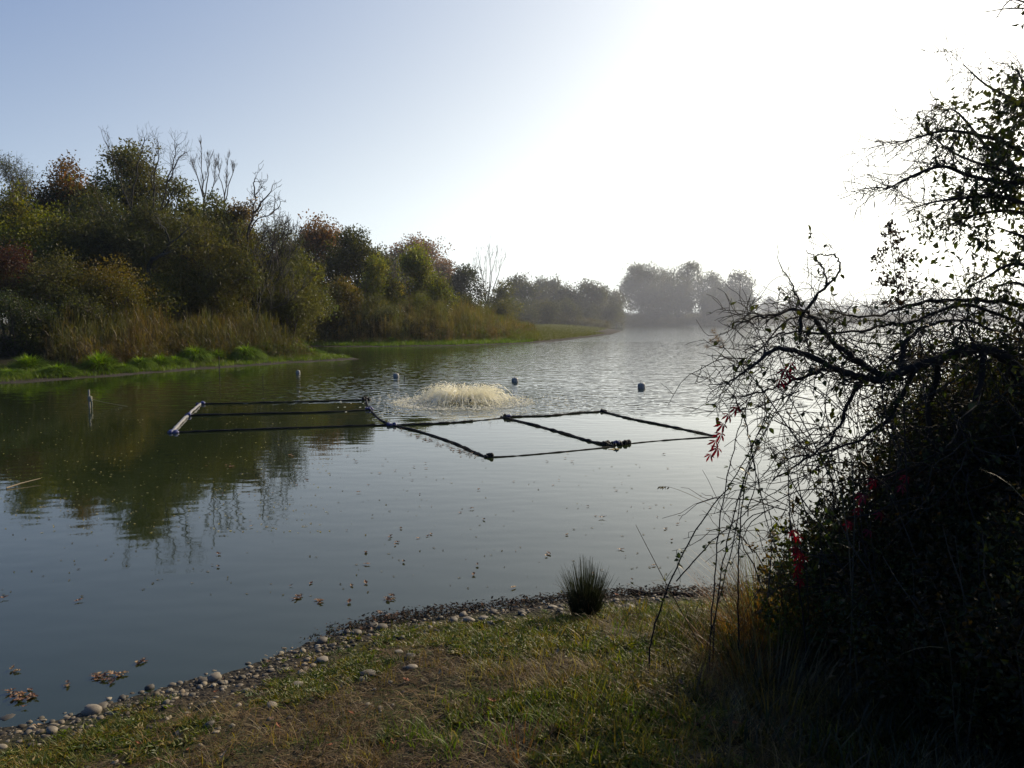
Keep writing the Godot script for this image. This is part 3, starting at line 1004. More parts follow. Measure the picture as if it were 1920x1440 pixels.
	tag(many("meadow_grass", tm, grass, gx, gc, self), "flat yellow green meadow grass on the spit of the second bank", "grass")
	# the pale grass belt on the far shore
	gx = []
	gc = PackedColorArray()
	while gx.size() < 5200:
		var px := R(960, 2050)
		var z := -R(112, 190)
		var x := (px - 960.0) / F * -z
		var sd := shore(x, z)
		if sd < 0.5 or sd > 17.0:
			continue
		gx.append(Transform3D(Basis(Vector3.UP, R(0, TAU)).scaled(Vector3(2.2, R(0.7, 1.3) * (1.0 + smoothstep(1.5, 8.0, sd) * 0.6), 2.2)), Vector3(x, ground_at(x, z, sd) - 0.02, z)))
		gc.append(vary(Color(0.09, 0.085, 0.03).lerp(Color(0.10, 0.07, 0.035), R(0, 1)), 0.25))
	tag(many("far_reeds", rm, grass, gx, gc, self), "pale belt of reeds and grass along the far shore", "reeds")
	# bare sticks standing in the water edge
	for s in [[411, 668, 694, 0.022, "thin dark stick standing at the left bank among the tussocks"]]:
		var p := wp(s[0], s[2])
		var b := MB.new()
		b.line(PackedVector3Array([Vector3(0, -0.3, 0), Vector3(0.01, (s[2] - s[1]) / F * -p.z, 0)]), s[3], s[3] * 0.7, 6, Color(0.03, 0.028, 0.024))
		var o := part("stick", b.mesh(), material("bark", 0.9), self)
		o.position = p
		tag(o, s[4], "stick")


# ---------------------------------------------------------------- floating frames, buoys, fountain, leaves
func pipe(px: Array, r: float, sag: float) -> ArrayMesh:
	var p := PackedVector3Array()
	for q in px:
		var w := wp(q.x, q.y)
		w.y = r * 0.3
		p.append(w)
	p = smooth(p, 8)
	var rr := PackedFloat32Array()
	for i in p.size():
		var f := float(i) / (p.size() - 1)
		p[i].y += R(-0.35, 0.3) * r - sag * sin(f * PI)
		rr.append(r * R(0.86, 1.14))
	var b := MB.new()
	b.tube(p, rr, 9, Color.WHITE)
	return b.mesh()

func lump(r: float, n: int) -> ArrayMesh:
	var b := MB.new()
	for i in n:
		var s := stone_mesh(500 + i, 0.7)
		b.add(s, Transform3D(Basis.from_euler(Vector3(R(0, 6), R(0, 6), R(0, 6))).scaled(Vector3.ONE * r * R(0.5, 0.9)), Vector3(R(-1, 1), R(0, 0.5), R(-1, 1)) * r * 0.9))
	return b.mesh()

func solid(key: String, col: Color, rough: float, spec := 0.5) -> StandardMaterial3D:
	var m := material(key, rough, Color.BLACK, spec)
	m.albedo_color = col.linear_to_srgb()
	return m

func on_the_water() -> void:
	var black := solid("black_pipe", Color(0.008, 0.008, 0.008), 0.7, 0.25)
	var white := solid("white_pipe", Color(0.13, 0.127, 0.125), 0.5)
	var blue := solid("blue_strap", Color(0.015, 0.022, 0.1), 0.6)
	var V := func(l: Array) -> Array:
		var q := []
		for i in range(0, l.size(), 2): q.append(Vector2(l[i], l[i + 1]))
		return q
	var a := thing("floating_pen", "left floating net pen of black pipes with whitish pipes on its left side", "floating pen")
	part("pipe", pipe(V.call([376, 758, 480, 756, 600, 753, 687, 750]), 0.0230, 0.0), black, a)
	part("pipe", pipe(V.call([352, 780, 470, 777, 600, 774, 694, 769]), 0.0271, 0.0), black, a)
	part("pipe", pipe(V.call([322, 812, 430, 808, 560, 803, 680, 799, 736, 797]), 0.0254, 0.0), black, a)
	part("pipe", pipe(V.call([687, 750, 690, 762, 699, 774, 714, 788, 736, 798]), 0.0230, 0.0), black, a)
	var w1 := part("side_pipe", pipe(V.call([376, 758, 366, 768, 352, 780]), 0.028, -0.03), white, a)
	w1.set_meta("label", "whitish upper side pipe")
	var w2 := part("side_pipe", pipe(V.call([352, 780, 338, 795, 322, 812]), 0.034, -0.02), white, a)
	w2.set_meta("label", "whitish lower side pipe")
	for q in [Vector2(376, 758), Vector2(352, 780), Vector2(323, 812), Vector2(692, 769), Vector2(735, 798)]:
		var j := part("strap", lump(0.075, 4), blue, a)
		j.position = wp(q.x, q.y)
		j.set_meta("label", "blue strap tied round a joint")
	var cap := part("corner_joint", lump(0.085, 4), black, a)
	cap.position = wp(687, 750)
	var b := thing("floating_pen", "right floating net pen of black pipes in two fields, nearer the camera", "floating pen")
	for l in [[736, 798, 800, 796, 850, 793, 886, 790], [736, 798, 790, 811, 850, 831, 890, 849, 913, 858], [945, 784, 1000, 797, 1060, 814, 1110, 829, 1150, 837],
		[945, 783, 985, 781, 1030, 780, 1080, 775, 1130, 772], [1130, 772, 1180, 785, 1260, 801, 1340, 818]]:
		part("pipe", pipe(V.call(l), 0.024 if l[0] != 945 or l[1] != 784 else 0.0271, 0.0), black, b)
	for l in [[913, 858, 970, 855, 1060, 847, 1150, 838], [1165, 834, 1210, 829, 1270, 824, 1345, 819], [886, 790, 915, 787, 945, 784]]:
		part("rope", pipe(V.call(l), 0.014, 0.004), black, b)
	for q in [[913, 857, 0.075], [1138, 834, 0.085], [1156, 834, 0.07], [1172, 832, 0.075], [945, 783, 0.065], [1132, 772, 0.06]]:
		var j := part("corner_joint", lump(q[2], 5), black, b)
		j.position = wp(q[0], q[1])
	for q in [Vector2(1152, 835), Vector2(949, 784)]:
		var j := part("strap", lump(0.05, 3), blue, b)
		j.position = wp(q.x, q.y) + Vector3(0.02, 0.05, 0.03)
		j.set_meta("label", "blue strap tied round a joint")
	var rag := part("yellow_tape", lump(0.05, 3), solid("yellow_tape", Color(0.25, 0.17, 0.04), 0.7), b)
	rag.position = wp(1152, 842) + Vector3(0, -0.01, 0)
	rag.scale = Vector3(1.8, 0.5, 1.0)
	# weeds caught along the pipes
	var xf := []
	var cl := PackedColorArray()
	for s in [[740, 800, 905, 856], [950, 786, 1140, 836], [1140, 775, 1335, 818], [760, 796, 880, 791], [960, 783, 1120, 773]]:
		for i in 34:
			var f := R(0, 1)
			var p := wp(lerpf(s[0], s[2], f), lerpf(s[1], s[3], f))
			xf.append(Transform3D(Basis.from_euler(Vector3(R(-0.4, 0.4), R(0, TAU), R(-0.4, 0.4))).scaled(Vector3(1.4, 0.6, 1.2) * R(0.025, 0.055)), p + Vector3(R(-0.04, 0.04), R(0.0, 0.05), R(-0.04, 0.04))))
			cl.append(vary(Color(0.03, 0.026, 0.018), 0.4, 0.2))
	many("weed", clump("fine", 0), material("leaf"), xf, cl, b)

	# buoys: squat floats with a rounded rim
	var buoy := MB.new()
	var prof := [[0.0, -0.09], [0.07, -0.085], [0.095, -0.06], [0.105, -0.02], [0.105, 0.09], [0.098, 0.125], [0.07, 0.145], [0.03, 0.15], [0.0, 0.15]]
	lathe(buoy, prof, 18, Color.WHITE)
	var ring := MB.new()
	lathe(ring, [[0.104, 0.03], [0.112, 0.035], [0.112, 0.05], [0.104, 0.055]], 18, Color.WHITE)
	var knob := MB.new()
	knob.line(PackedVector3Array([Vector3(-0.035, 0.145, 0), Vector3(-0.03, 0.175, 0), Vector3(0.03, 0.178, 0), Vector3(0.035, 0.145, 0)]), 0.009, 0.009, 6, Color.WHITE)
	var pale := solid("buoy_plastic", Color(0.17, 0.165, 0.155), 0.6)
	for s in [[559, 700, 0.72, "smallest white buoy near the left bank"], [743, 708, 0.95, "grey buoy left of the fountain"], [966, 717, 1.0, "grey buoy just right of the fountain"], [1203, 728, 1.05, "rightmost grey buoy in open water"]]:
		var o := thing("buoy", s[3], "buoy", wp(s[0], s[1]), R(0, 3), "buoys in a row across the water")
		o.scale = Vector3.ONE * s[2]
		o.rotation.x = R(-0.12, 0.12)
		o.rotation.z = R(-0.1, 0.1)
		part("float", buoy.mesh(), pale, o)
		part("rim", ring.mesh(), pale, o)
		part("handle", knob.mesh(), pale, o)
	# posts and sticks standing in the water
	var pb := MB.new()
	pb.line(PackedVector3Array([Vector3(0, -0.4, 0), Vector3(0, 0.42, 0)]), 0.021, 0.019, 8, Color(0.22, 0.21, 0.19))
	var post := thing("mooring_post", "pale post with a rope tied to it standing in the water at the left", "post", wp(168, 764))
	part("post", pb.mesh(), material("bark"), post)
	var knot := MB.new()
	for k in 5:
		var c := PackedVector3Array()
		for i in 9:
			var an := TAU * i / 8.0
			c.append(Vector3(0.02 + cos(an) * 0.04, 0.17 + k * 0.022 + sin(an) * 0.012, sin(an) * 0.045))
		knot.line(c, 0.011, 0.011, 5, Color(0.25, 0.24, 0.19))
	knot.line(PackedVector3Array([Vector3(0.05, 0.24, 0.02), Vector3(0.075, 0.1, 0.02), Vector3(0.06, -0.02, 0.02)]), 0.016, 0.012, 5, Color(0.22, 0.22, 0.17))
	part("rope_coil", knot.mesh(), material("bark"), post)
	var line := MB.new()
	line.line(PackedVector3Array([Vector3(0.03, 0.2, 0), Vector3(0.3, 0.11, -0.1), Vector3(0.62, 0.03, -0.2), Vector3(0.9, -0.03, -0.3)]), 0.006, 0.005, 5, Color(0.2, 0.19, 0.13))
	part("line", line.mesh(), material("bark"), post)
	for s in [[493, 716, 700, 0.012, "thin dark stick standing in the water below the left bank"], [758, 713, 705, 0.02, "short dark stub beside the grey buoy left of the fountain"], [722, 716, 712, 0.02, "tiny dark stub in the water left of the buoys"]]:
		var p := wp(s[0], s[1])
		var sb := MB.new()
		sb.line(PackedVector3Array([Vector3(0, -0.3, 0), Vector3(0.0, (s[1] - s[2]) * 0.6 / F * -p.z, 0), Vector3(0.015, (s[1] - s[2]) / F * -p.z, 0)]), s[3], s[3] * 0.7, 6, Color(0.03, 0.028, 0.024))
		var o := part("stick", sb.mesh(), material("bark", 0.9), self)
		o.position = p
		tag(o, s[4], "stick")
	var tb := MB.new()
	tb.line(PackedVector3Array([wp(12, 915, 0.012), wp(40, 906, 0.03), wp(76, 897, 0.045)]), 0.011, 0.005, 6, Color(0.24, 0.19, 0.12))
	tag(part("floating_twig", tb.mesh(), material("bark"), self), "thin pale twig floating at the left edge of the water", "twig")
	fountain()
	floating_leaves()

func lathe(b: MB, prof: Array, sides: int, col: Color) -> void:
	var first := b.v.size()
	for i in prof.size():
		var p0: Array = prof[maxi(i - 1, 0)]
		var p1: Array = prof[mini(i + 1, prof.size() - 1)]
		var tn := Vector2(p1[0] - p0[0], p1[1] - p0[1]).normalized()
		for k in sides:
			var a := TAU * k / sides
			b.v.append(Vector3(cos(a) * prof[i][0], prof[i][1], -sin(a) * prof[i][0]))
			b.n.append(Vector3(cos(a) * tn.y, -tn.x, -sin(a) * tn.y).normalized())
			b.c.append(col)
	for i in prof.size() - 1:
		for k in sides:
			var a := first + i * sides + k
			var c := first + i * sides + (k + 1) % sides
			b.t.append_array(PackedInt32Array([a, a + sides, c + sides, a, c + sides, c]))

# a surface aerator: a dark float in the middle, water thrown up and outwards
func fountain() -> void:
	var o := thing("aerator_fountain", "surface aerator throwing a low wide dome of creamy spray", "fountain", wp(868, 753))
	var fl := MB.new()
	lathe(fl, [[0.0, 0.02], [0.22, 0.02], [0.3, 0.05], [0.32, 0.09], [0.28, 0.13], [0.12, 0.15], [0.1, 0.2], [0.0, 0.2]], 20, Color.WHITE)
	part("float", fl.mesh(), solid("dark_float", Color(0.02, 0.02, 0.018), 0.6), o)
	var spray := StandardMaterial3D.new()
	spray.resource_name = "spray"
	spray.vertex_color_use_as_albedo = true
	spray.albedo_color = Color(0.95, 0.92, 0.80).linear_to_srgb()
	spray.roughness = 0.25
	spray.backlight_enabled = true
	spray.backlight = Color(1.0, 1.0, 0.97)
	var st := MB.new()
	# ribbons of water that break up along their arc
	for i in 420:
		var a := R(0, TAU)
		var v := R(1.9, 3.3)
		var el := deg_to_rad(R(26, 56))
		var dir := Vector3(cos(a), 0, sin(a))
		var r0 := R(0.15, 0.42)
		var vx := v * cos(el)
		var vy := v * sin(el)
		var tend := 2.0 * vy / 9.8
		var t := R(0, 0.15) * tend
		while t < tend:
			var run := R(0.03, 0.10)
			var p := PackedVector3Array()
			for k in 4:
				var tt := t + run * k / 3.0
				p.append(dir * (r0 + vx * tt * 0.92) + Vector3(0, 0.1 + vy * tt - 4.9 * tt * tt, 0) + rdir() * 0.008)
			if p[1].y > 0.0:
				st.tube(p, PackedFloat32Array([0.003, R(0.004, 0.008), R(0.004, 0.008), 0.002]), 4, Color.WHITE)
			t += run + R(0.0, 0.08) * (0.05 + t / tend)
	part("jet", st.mesh(), spray, o, "stuff")
	var drop := MB.new()
	lathe(drop, [[0.0, -1.0], [0.8, -0.5], [0.95, 0.1], [0.6, 0.7], [0.0, 1.0]], 6, Color.WHITE)
	var xf := []
	var cl := PackedColorArray()
	for i in 15000:
		var a := R(0, TAU)
		var v := R(1.7, 3.05)
		var el := deg_to_rad(R(26, 62))
		var tt := R(0.1, 1.0) * 2.0 * v * sin(el) / 9.8
		var p := Vector3(cos(a), 0, sin(a)) * (R(0.15, 0.4) + v * cos(el) * tt * 0.95) + Vector3(0, 0.1 + v * sin(el) * tt - 4.9 * tt * tt, 0) + rdir() * 0.03
		if i < 1800:      # splashes where the water falls back
			var q := R(0.8, 1.75)
			p = Vector3(cos(a) * q, absf(R(-1, 1) * R(0, 1)) * 0.12, sin(a) * q)
		xf.append(Transform3D(Basis.from_euler(Vector3(R(-0.6, 0.6), R(0, 3), R(-0.6, 0.6))).scaled(Vector3(1, 1.3, 1) * R(0.003, 0.0085)), p))
		cl.append(vary(Color.WHITE, 0.1, 0.03))
	many("droplets", drop.mesh(), spray, xf, cl, o)
	# froth on the water round it
	xf = []
	cl = PackedColorArray()
	for i in 1500:
		var a := R(0, TAU)
		var q := 0.7 + 1.1 * sqrt(R(0, 1)) + (R(0, 1.6) if i % 6 == 0 else 0.0)
		xf.append(Transform3D(Basis(Vector3.UP, a).scaled(Vector3(R(0.01, 0.04), 0.006, R(0.01, 0.03))), Vector3(cos(a) * q, 0.004, sin(a) * q)))
		cl.append(Color.WHITE)
	many("froth", drop.mesh(), spray, xf, cl, o)

# an oak leaf with lobes, a little curled
func oak_leaf(sd: int) -> ArrayMesh:
	var b := MB.new()
	var n := 9
	var l := []
	for i in n + 1:
		var f := float(i) / n
		var w := sin(pow(f, 0.8) * PI) * 0.27 * (1.0 if i % 2 else 0.55) + 0.01
		l.append([f - 0.5, w, R(-0.04, 0.05) + 0.16 * (f - 0.5) * (f - 0.5) * (1 + sd % 3)])
	for i in n:
		var p: Array = l[i]
		var q: Array = l[i + 1]
		for s in [-1.0, 1.0]:
			var a := Vector3(0, p[2], p[0])
			var c := Vector3(0, q[2], q[0])
			var e := Vector3(s * q[1], q[2] + q[1] * R(0.1, 0.5), q[0])
			var g := Vector3(s * p[1], p[2] + p[1] * R(0.1, 0.5), p[0])
			if s > 0.0:
				b.quad(a, c, e, g, vary(Color.WHITE, 0.12))
			else:
				b.quad(g, e, c, a, vary(Color.WHITE, 0.12))
	b.line(PackedVector3Array([Vector3(0, l[0][2], -0.5), Vector3(0.03, l[0][2] + 0.05, -0.72)]), 0.014, 0.01, 3, Color(0.6, 0.5, 0.4))
	return b.mesh()

func floating_leaves() -> void:
	var tones := [Color(0.16, 0.07, 0.025), Color(0.22, 0.11, 0.04), Color(0.11, 0.045, 0.02), Color(0.25, 0.16, 0.07), Color(0.08, 0.04, 0.022)]
	var ms := []
	for k in 6:
		ms.append(oak_leaf(k))
	var lm := []
	for k in 5:
		var m := StandardMaterial3D.new()
		m.resource_name = "dry_leaf_%d" % k
		m.vertex_color_use_as_albedo = true
		m.albedo_color = tones[k].linear_to_srgb()
		m.roughness = 0.6
		m.backlight_enabled = true
		m.backlight = Color(0.7, 0.6, 0.4)
		lm.append(m)
	var put := func(px: float, py: float, size: float, label: String, group: String):
		var p := wp(px, py)
		var o := part("floating_leaf", ms[rng.randi() % 6], lm[rng.randi() % 5], self)
		o.position = p + Vector3(0, R(0.002, 0.012) + size * 0.03, 0)
		o.rotation = Vector3(R(-0.12, 0.12), R(0, TAU), R(-0.12, 0.12))
		o.scale = Vector3(1, R(0.8, 1.5), 1) * size
		tag(o, label, "leaf", group)
	# rafts of leaves: x, y, spread x, spread y, number
	var rafts := [[40, 1306, 26, 12, 22, "brown leaf in the leaf raft at the lower left corner of the water"], [205, 1271, 30, 7, 16, "brown leaf in the long leaf raft near the lower left shore"], [560, 1120, 13, 5, 9, "brown leaf in the leaf raft left of the middle shore"],
		[604, 1130, 8, 4, 6, "brown leaf in the small raft with a twig"], [733, 1123, 15, 5, 11, "brown leaf in the raft in front of the big shore stones"], [728, 1155, 18, 6, 12, "brown leaf washed up beside the big shore stones"], [265, 1242, 9, 4, 4, "brown leaf in the pale raft above the shore pebbles"], [128, 1286, 6, 4, 3, "orange brown leaf in the tiny raft beside the left shore"], [30, 1259, 14, 3, 4, "brown leaf in the thin raft at the left edge"], [545, 855, 9, 2, 5, "brown leaf in the far raft under the left pen"], [436, 874, 12, 2, 6, "brown leaf in the dim raft in the dark reflection"]]
	for r in rafts:
		for i in int(r[4]):
			put.call(r[0] + rng.randfn(0, 0.6) * r[2], r[1] + rng.randfn(0, 0.6) * r[3], R(0.035, 0.065), r[5], "leaf rafts on the water")
	var g := "single leaves scattered over the water"
	for s in [[655, 1130, "lone brown leaf between the two leaf rafts off the middle shore"], [888, 1079, "lone orange leaf left of the rush tuft"], [963, 1103, "lone leaf near the shore left of the rush tuft"], [1029, 1039, "lone dark leaf above the rush tuft"], [1165, 1031, "lone leaf above and right of the rush tuft"], [686, 1036, "upper one of two leaves on the open calm water"], [687, 1059, "lower one of two leaves on the open calm water"], [895, 1061, "tiny leaf above the lone orange leaf"], [1128, 972, "flat leaf pair nearest the bramble canes"], [1072, 866, "leaf just below the right pen"], [147, 1128, "lone leaf far left on the calm water"], [8, 1123, "lone leaf cut by the left edge of the photo"]]:
		put.call(s[0], s[1], R(0.06, 0.085), s[2], g)
	for i in 85:
		var py := 850.0 + 260.0 * pow(R(0, 1), 1.5)
		var px := R(380, 1340)
		var w := wp(px, py)
		if shore(w.x, w.z) > -0.15:
			continue
		put.call(px, py, R(0.025, 0.065), "small dead leaf scattered on the calm water below the pens", g)
	for i in 70:
		var f := R(0, 1)
		put.call(lerpf(742, 905, f) + R(-12, 4), lerpf(801, 857, f) + R(0, 6), R(0.04, 0.07), "dead leaf caught against the near pipe of the right pen", "leaves caught along the right pen")
	# pale flecks drifting over the dark reflection
	var xf := []
	var cl := PackedColorArray()
	for i in 750:
		var px := R(0, 620) if i < 480 else R(0, 1350)
		var py := R(760, 1000) if i < 480 else R(860, 1120)
		var w := wp(px, py)
		if shore(w.x, w.z) > -0.1:
			continue
		w.y = 0.003
		xf.append(Transform3D(Basis(Vector3.UP, R(0, TAU)).scaled(Vector3.ONE * R(0.012, 0.04)), w))
		cl.append(vary(Color(0.35, 0.3, 0.22) if i < 480 else Color(0.12, 0.1, 0.07), 0.5, 0.1))
	tag(many("drifting_flecks", oak_leaf(1), material("leaf"), xf, cl, self), "pale flecks and bits of leaf drifting on the calm water", "flecks")


# ---------------------------------------------------------------- the near bank: stones, wrack, grass, rush tuft
func stone_mesh(sd: int, flat: float) -> MB:
	var b := MB.new()
	var nz := FastNoiseLite.new()
	nz.seed = sd
	nz.frequency = 0.6
	var rings := 7
	var sides := 11
	for i in rings + 1:
		var th := PI * i / rings
		for k in sides:
			var a := TAU * k / sides
			var d := Vector3(sin(th) * cos(a), cos(th), -sin(th) * sin(a))
			var r := 1.0 + 0.5 * nz.get_noise_3d(d.x * 1.6, d.y * 1.6, d.z * 1.6) + 0.16 * nz.get_noise_3d(d.x * 5.0, d.y * 5.0, d.z * 5.0)
			b.v.append(Vector3(d.x * r, d.y * r * flat, d.z * r * 0.8))
			b.n.append(Vector3(d.x, d.y / flat, d.z / 0.8).normalized())
			b.c.append(Color.WHITE)
	for i in rings:
		for k in sides:
			var a := i * sides + k
			var c := i * sides + (k + 1) % sides
			b.t.append_array(PackedInt32Array([a + sides, a, c, a + sides, c, c + sides]))
	return b

func near_bank() -> void:
	var speck := FastNoiseLite.new()
	speck.seed = 44
	speck.frequency = 0.05
	speck.fractal_octaves = 5
	var tex := NoiseTexture2D.new()
	tex.noise = speck
	tex.seamless = true
	tex.width = 256
	tex.height = 256
	var ramp := Gradient.new()
	ramp.set_color(0, Color(0.55, 0.52, 0.48))
	ramp.set_color(1, Color(1, 1, 1))
	tex.color_ramp = ramp
	var sm := []
	for c in [Color(0.17, 0.14, 0.095), Color(0.11, 0.095, 0.068), Color(0.23, 0.20, 0.15), Color(0.055, 0.048, 0.036)]:
		var m := StandardMaterial3D.new()
		m.resource_name = "stone_%d" % sm.size()
		m.vertex_color_use_as_albedo = true
		m.albedo_color = c.linear_to_srgb()
		m.albedo_texture = tex
		m.uv1_triplanar = true
		m.uv1_scale = Vector3.ONE * 0.7
		m.roughness = 0.75
		sm.append(m)
	var shapes := []
	for k in 8:
		shapes.append(stone_mesh(60 + k, [0.42, 0.55, 0.65, 0.45, 0.34, 0.72, 0.5, 0.38][k]).mesh())
	var put := func(x: float, z: float, r: float, tone: int, shape: int, label: String, group: String, sink := 0.35):
		var o := part("stone", shapes[shape], sm[tone], self)
		o.position = Vector3(x, maxf(ground(x, z), -0.05) + r * 0.5 * (0.6 - sink), z)
		o.rotation = Vector3(R(-0.2, 0.2), R(0, TAU), R(-0.2, 0.2))
		o.scale = Vector3.ONE * r
		tag(o, label, "stone", group)
	var big := "large stones on the near shore"
	for s in [[171, 1322, 0.055, 2, 2, "largest pale rounded stone at the lower left waterline"], [191, 1311, 0.040, 1, 0, "flat stone touching the largest pale stone"], [402, 1265, 0.042, 2, 5, "pale egg shaped stone at the left shore"], [383, 1269, 0.04, 1, 0, "dark wet stone left of the pale egg shaped stone"], [98, 1373, 0.035, 2, 1, "pale stone in the grass near the lower left corner"], [58, 1357, 0.026, 2, 2, "small round pale stone near the left edge"],
		[280, 1275, 0.03, 3, 2, "mossy green stone standing in the shallow water"], [228, 1294, 0.028, 3, 1, "dark stone in the shallows right of the leaf raft"], [15, 1328, 0.05, 3, 0, "dark mossy stone at the left edge of the water"],
		[701, 1166, 0.06, 1, 0, "largest grey boulder at the edge of the middle shore"], [716, 1175, 0.045, 1, 2, "grey stone in front of the largest boulder"], [668, 1184, 0.045, 1, 1, "grey stone left of the largest boulder"], [605, 1194, 0.042, 1, 2, "rounded grey stone at the left end of the stony shore"], [650, 1178, 0.032, 3, 2, "dark stone between the two grey stones"],
		[878, 1166, 0.045, 2, 1, "pale rounded stone in the middle of the stony shore"], [850, 1164, 0.036, 1, 2, "upright grey stone left of the pale rounded stone"], [908, 1168, 0.045, 2, 4, "flat pale stone right of the pale rounded stone"], [925, 1147, 0.036, 1, 2, "grey stone close to the wrack"], [868, 1148, 0.032, 2, 5, "light stone leaning in the wrack"], [1036, 1138, 0.038, 2, 4, "pale stone left of the rush tuft"], [978, 1150, 0.034, 1, 1, "tan stone below the wrack line"],
		[1177, 1163, 0.05, 1, 1, "round grey stone in the green grass right of the rush tuft"], [605, 1225, 0.045, 2, 4, "long flat pale stone in the grass"], [748, 1232, 0.035, 2, 4, "small flat stone in the middle of the grass"], [770, 1251, 0.036, 1, 4, "thin flat stone below the middle of the grass"], [692, 1291, 0.05, 1, 4, "flat brownish stone in the dry grass"], [556, 1291, 0.04, 2, 4, "flat tan stone at the edge of the dry grass"], [773, 1282, 0.035, 2, 3, "white stone pair in the grass"], [922, 1261, 0.024, 2, 2, "small white stone alone in the grass"], [510, 1345, 0.032, 2, 3, "tan stone in the bare gravelly patch"], [395, 1415, 0.03, 1, 2, "tan stone at the bottom of the photo"], [985, 1175, 0.036, 2, 4, "flat stone at the grass edge left of the rush tuft"], [920, 1188, 0.03, 1, 2, "dark round stone in the grass below the wrack"]]:
		var w := wp(s[0], s[1], 0.05 if s[1] < 1200 or s[0] < 420 else 0.15)
		put.call(w.x, w.z, s[2], s[3], s[4], s[5], big, 0.2)
	# pebbles: a belt that follows the waterline, thinning out into the grass
	var xf := [[], [], []]
	var cl := [PackedColorArray(), PackedColorArray(), PackedColorArray()]
	var made := 0
	var total := 0
	while total < 6500:
		var x := R(-4.4, 3.2)
		var z := R(-6.8, -2.4)
		var sd := shore(x, z)
		if sd < -0.12 or sd > 1.6:
			continue
		var stony := patch_noise.get_noise_2d(x * 0.8 + 9.0, z * 0.8)
		if R(0, 1) > exp(-maxf(sd - 0.12, 0.0) * 2.6) + 0.06 + maxf(0.0, stony) * 0.2:
			continue
		var r := 0.0055 + 0.021 * pow(R(0, 1), 3.2)
		total += 1
		if r > 0.0125 and made < 260:
			made += 1
			put.call(x, z, r, [0, 0, 1, 2, 3][rng.randi() % 5], rng.randi() % 8, "grey and tan pebble among the others along the near waterline", "pebbles along the near waterline")
		else:
			var k := total % 3
			xf[k].append(Transform3D(Basis.from_euler(Vector3(R(-0.4, 0.4), R(0, TAU), R(-0.4, 0.4))).scaled(Vector3.ONE * r), Vector3(x, ground_at(x, z, sd) - r * 0.05, z)))
			cl[k].append(vary([Color(0.17, 0.14, 0.095), Color(0.10, 0.085, 0.06), Color(0.05, 0.042, 0.03)][rng.randi() % 3], 0.3, 0.06))
	for k in 3:
		tag(many("gravel", shapes[k * 2], material("gravel", 0.8), xf[k], cl[k], self), "fine gravel and small pebbles along the near waterline", "gravel", "gravel of the near shore")
	litter(put)
	wrack()
	turf()
	rush()
	driftwood()

# whole dead leaves that lie on the turf
func litter(_put: Callable) -> void:
	var ms := [oak_leaf(11), oak_leaf(12), oak_leaf(13)]
	var tones := [material("litter_brown", 0.7), material("litter_tan", 0.7), material("litter_rust", 0.7)]
	tones[0].albedo_color = Color(0.10, 0.05, 0.022).linear_to_srgb()
	tones[1].albedo_color = Color(0.22, 0.15, 0.08).linear_to_srgb()
	tones[2].albedo_color = Color(0.19, 0.06, 0.02).linear_to_srgb()
	var n := 0
	while n < 90:
		var z := -R(2.6, 6.2)
		var x := R(-0.72, 0.4) * -z
		var sd := shore(x, z)
		if sd < 0.1:
			continue
		n += 1
		var o := part("fallen_leaf", ms[n % 3], tones[rng.randi() % 3], self)
		o.position = Vector3(x, ground_at(x, z, sd) + R(0.012, 0.035), z)
		o.rotation = Vector3(R(-0.5, 0.5), R(0, TAU), R(-0.5, 0.5))
		o.scale = Vector3.ONE * R(0.025, 0.055)
		tag(o, "dead leaf lying on the turf of the near bank", "leaf", "dead leaves lying on the near bank")

# dark sodden leaves and clods along the waterline
func wrack() -> void:
	var xf := []
	var cl := PackedColorArray()
	while xf.size() < 3000:
		var px := R(540, 1420)
		var py := lerpf(1200, 1100, (px - 540) / 880.0)
		var w := wp(px, py + R(-30, 25))
		var sd := shore(w.x, w.z)
		if sd < -0.12 or sd > 0.3 or R(0, 1) > exp(-absf(sd - 0.03) * 14.0) * smoothstep(540.0, 760.0, px):
			continue
		var s := R(0.012, 0.04)
		xf.append(Transform3D(Basis.from_euler(Vector3(R(-0.45, 0.45), R(0, TAU), R(-0.45, 0.45))).scaled(Vector3(s, s, s)), Vector3(w.x, maxf(ground_at(w.x, w.z, sd), -0.01) + R(0.005, 0.04), w.z)))
		cl.append(vary(Color(0.028, 0.024, 0.018).lerp(Color(0.09, 0.045, 0.025), pow(R(0, 1), 4.0)), 0.4, 0.1))
	tag(many("wrack", oak_leaf(2), material("wet_leaf", 0.85, Color.BLACK, 0.2), xf, cl, self), "dark sodden leaves and debris along the near waterline", "debris")

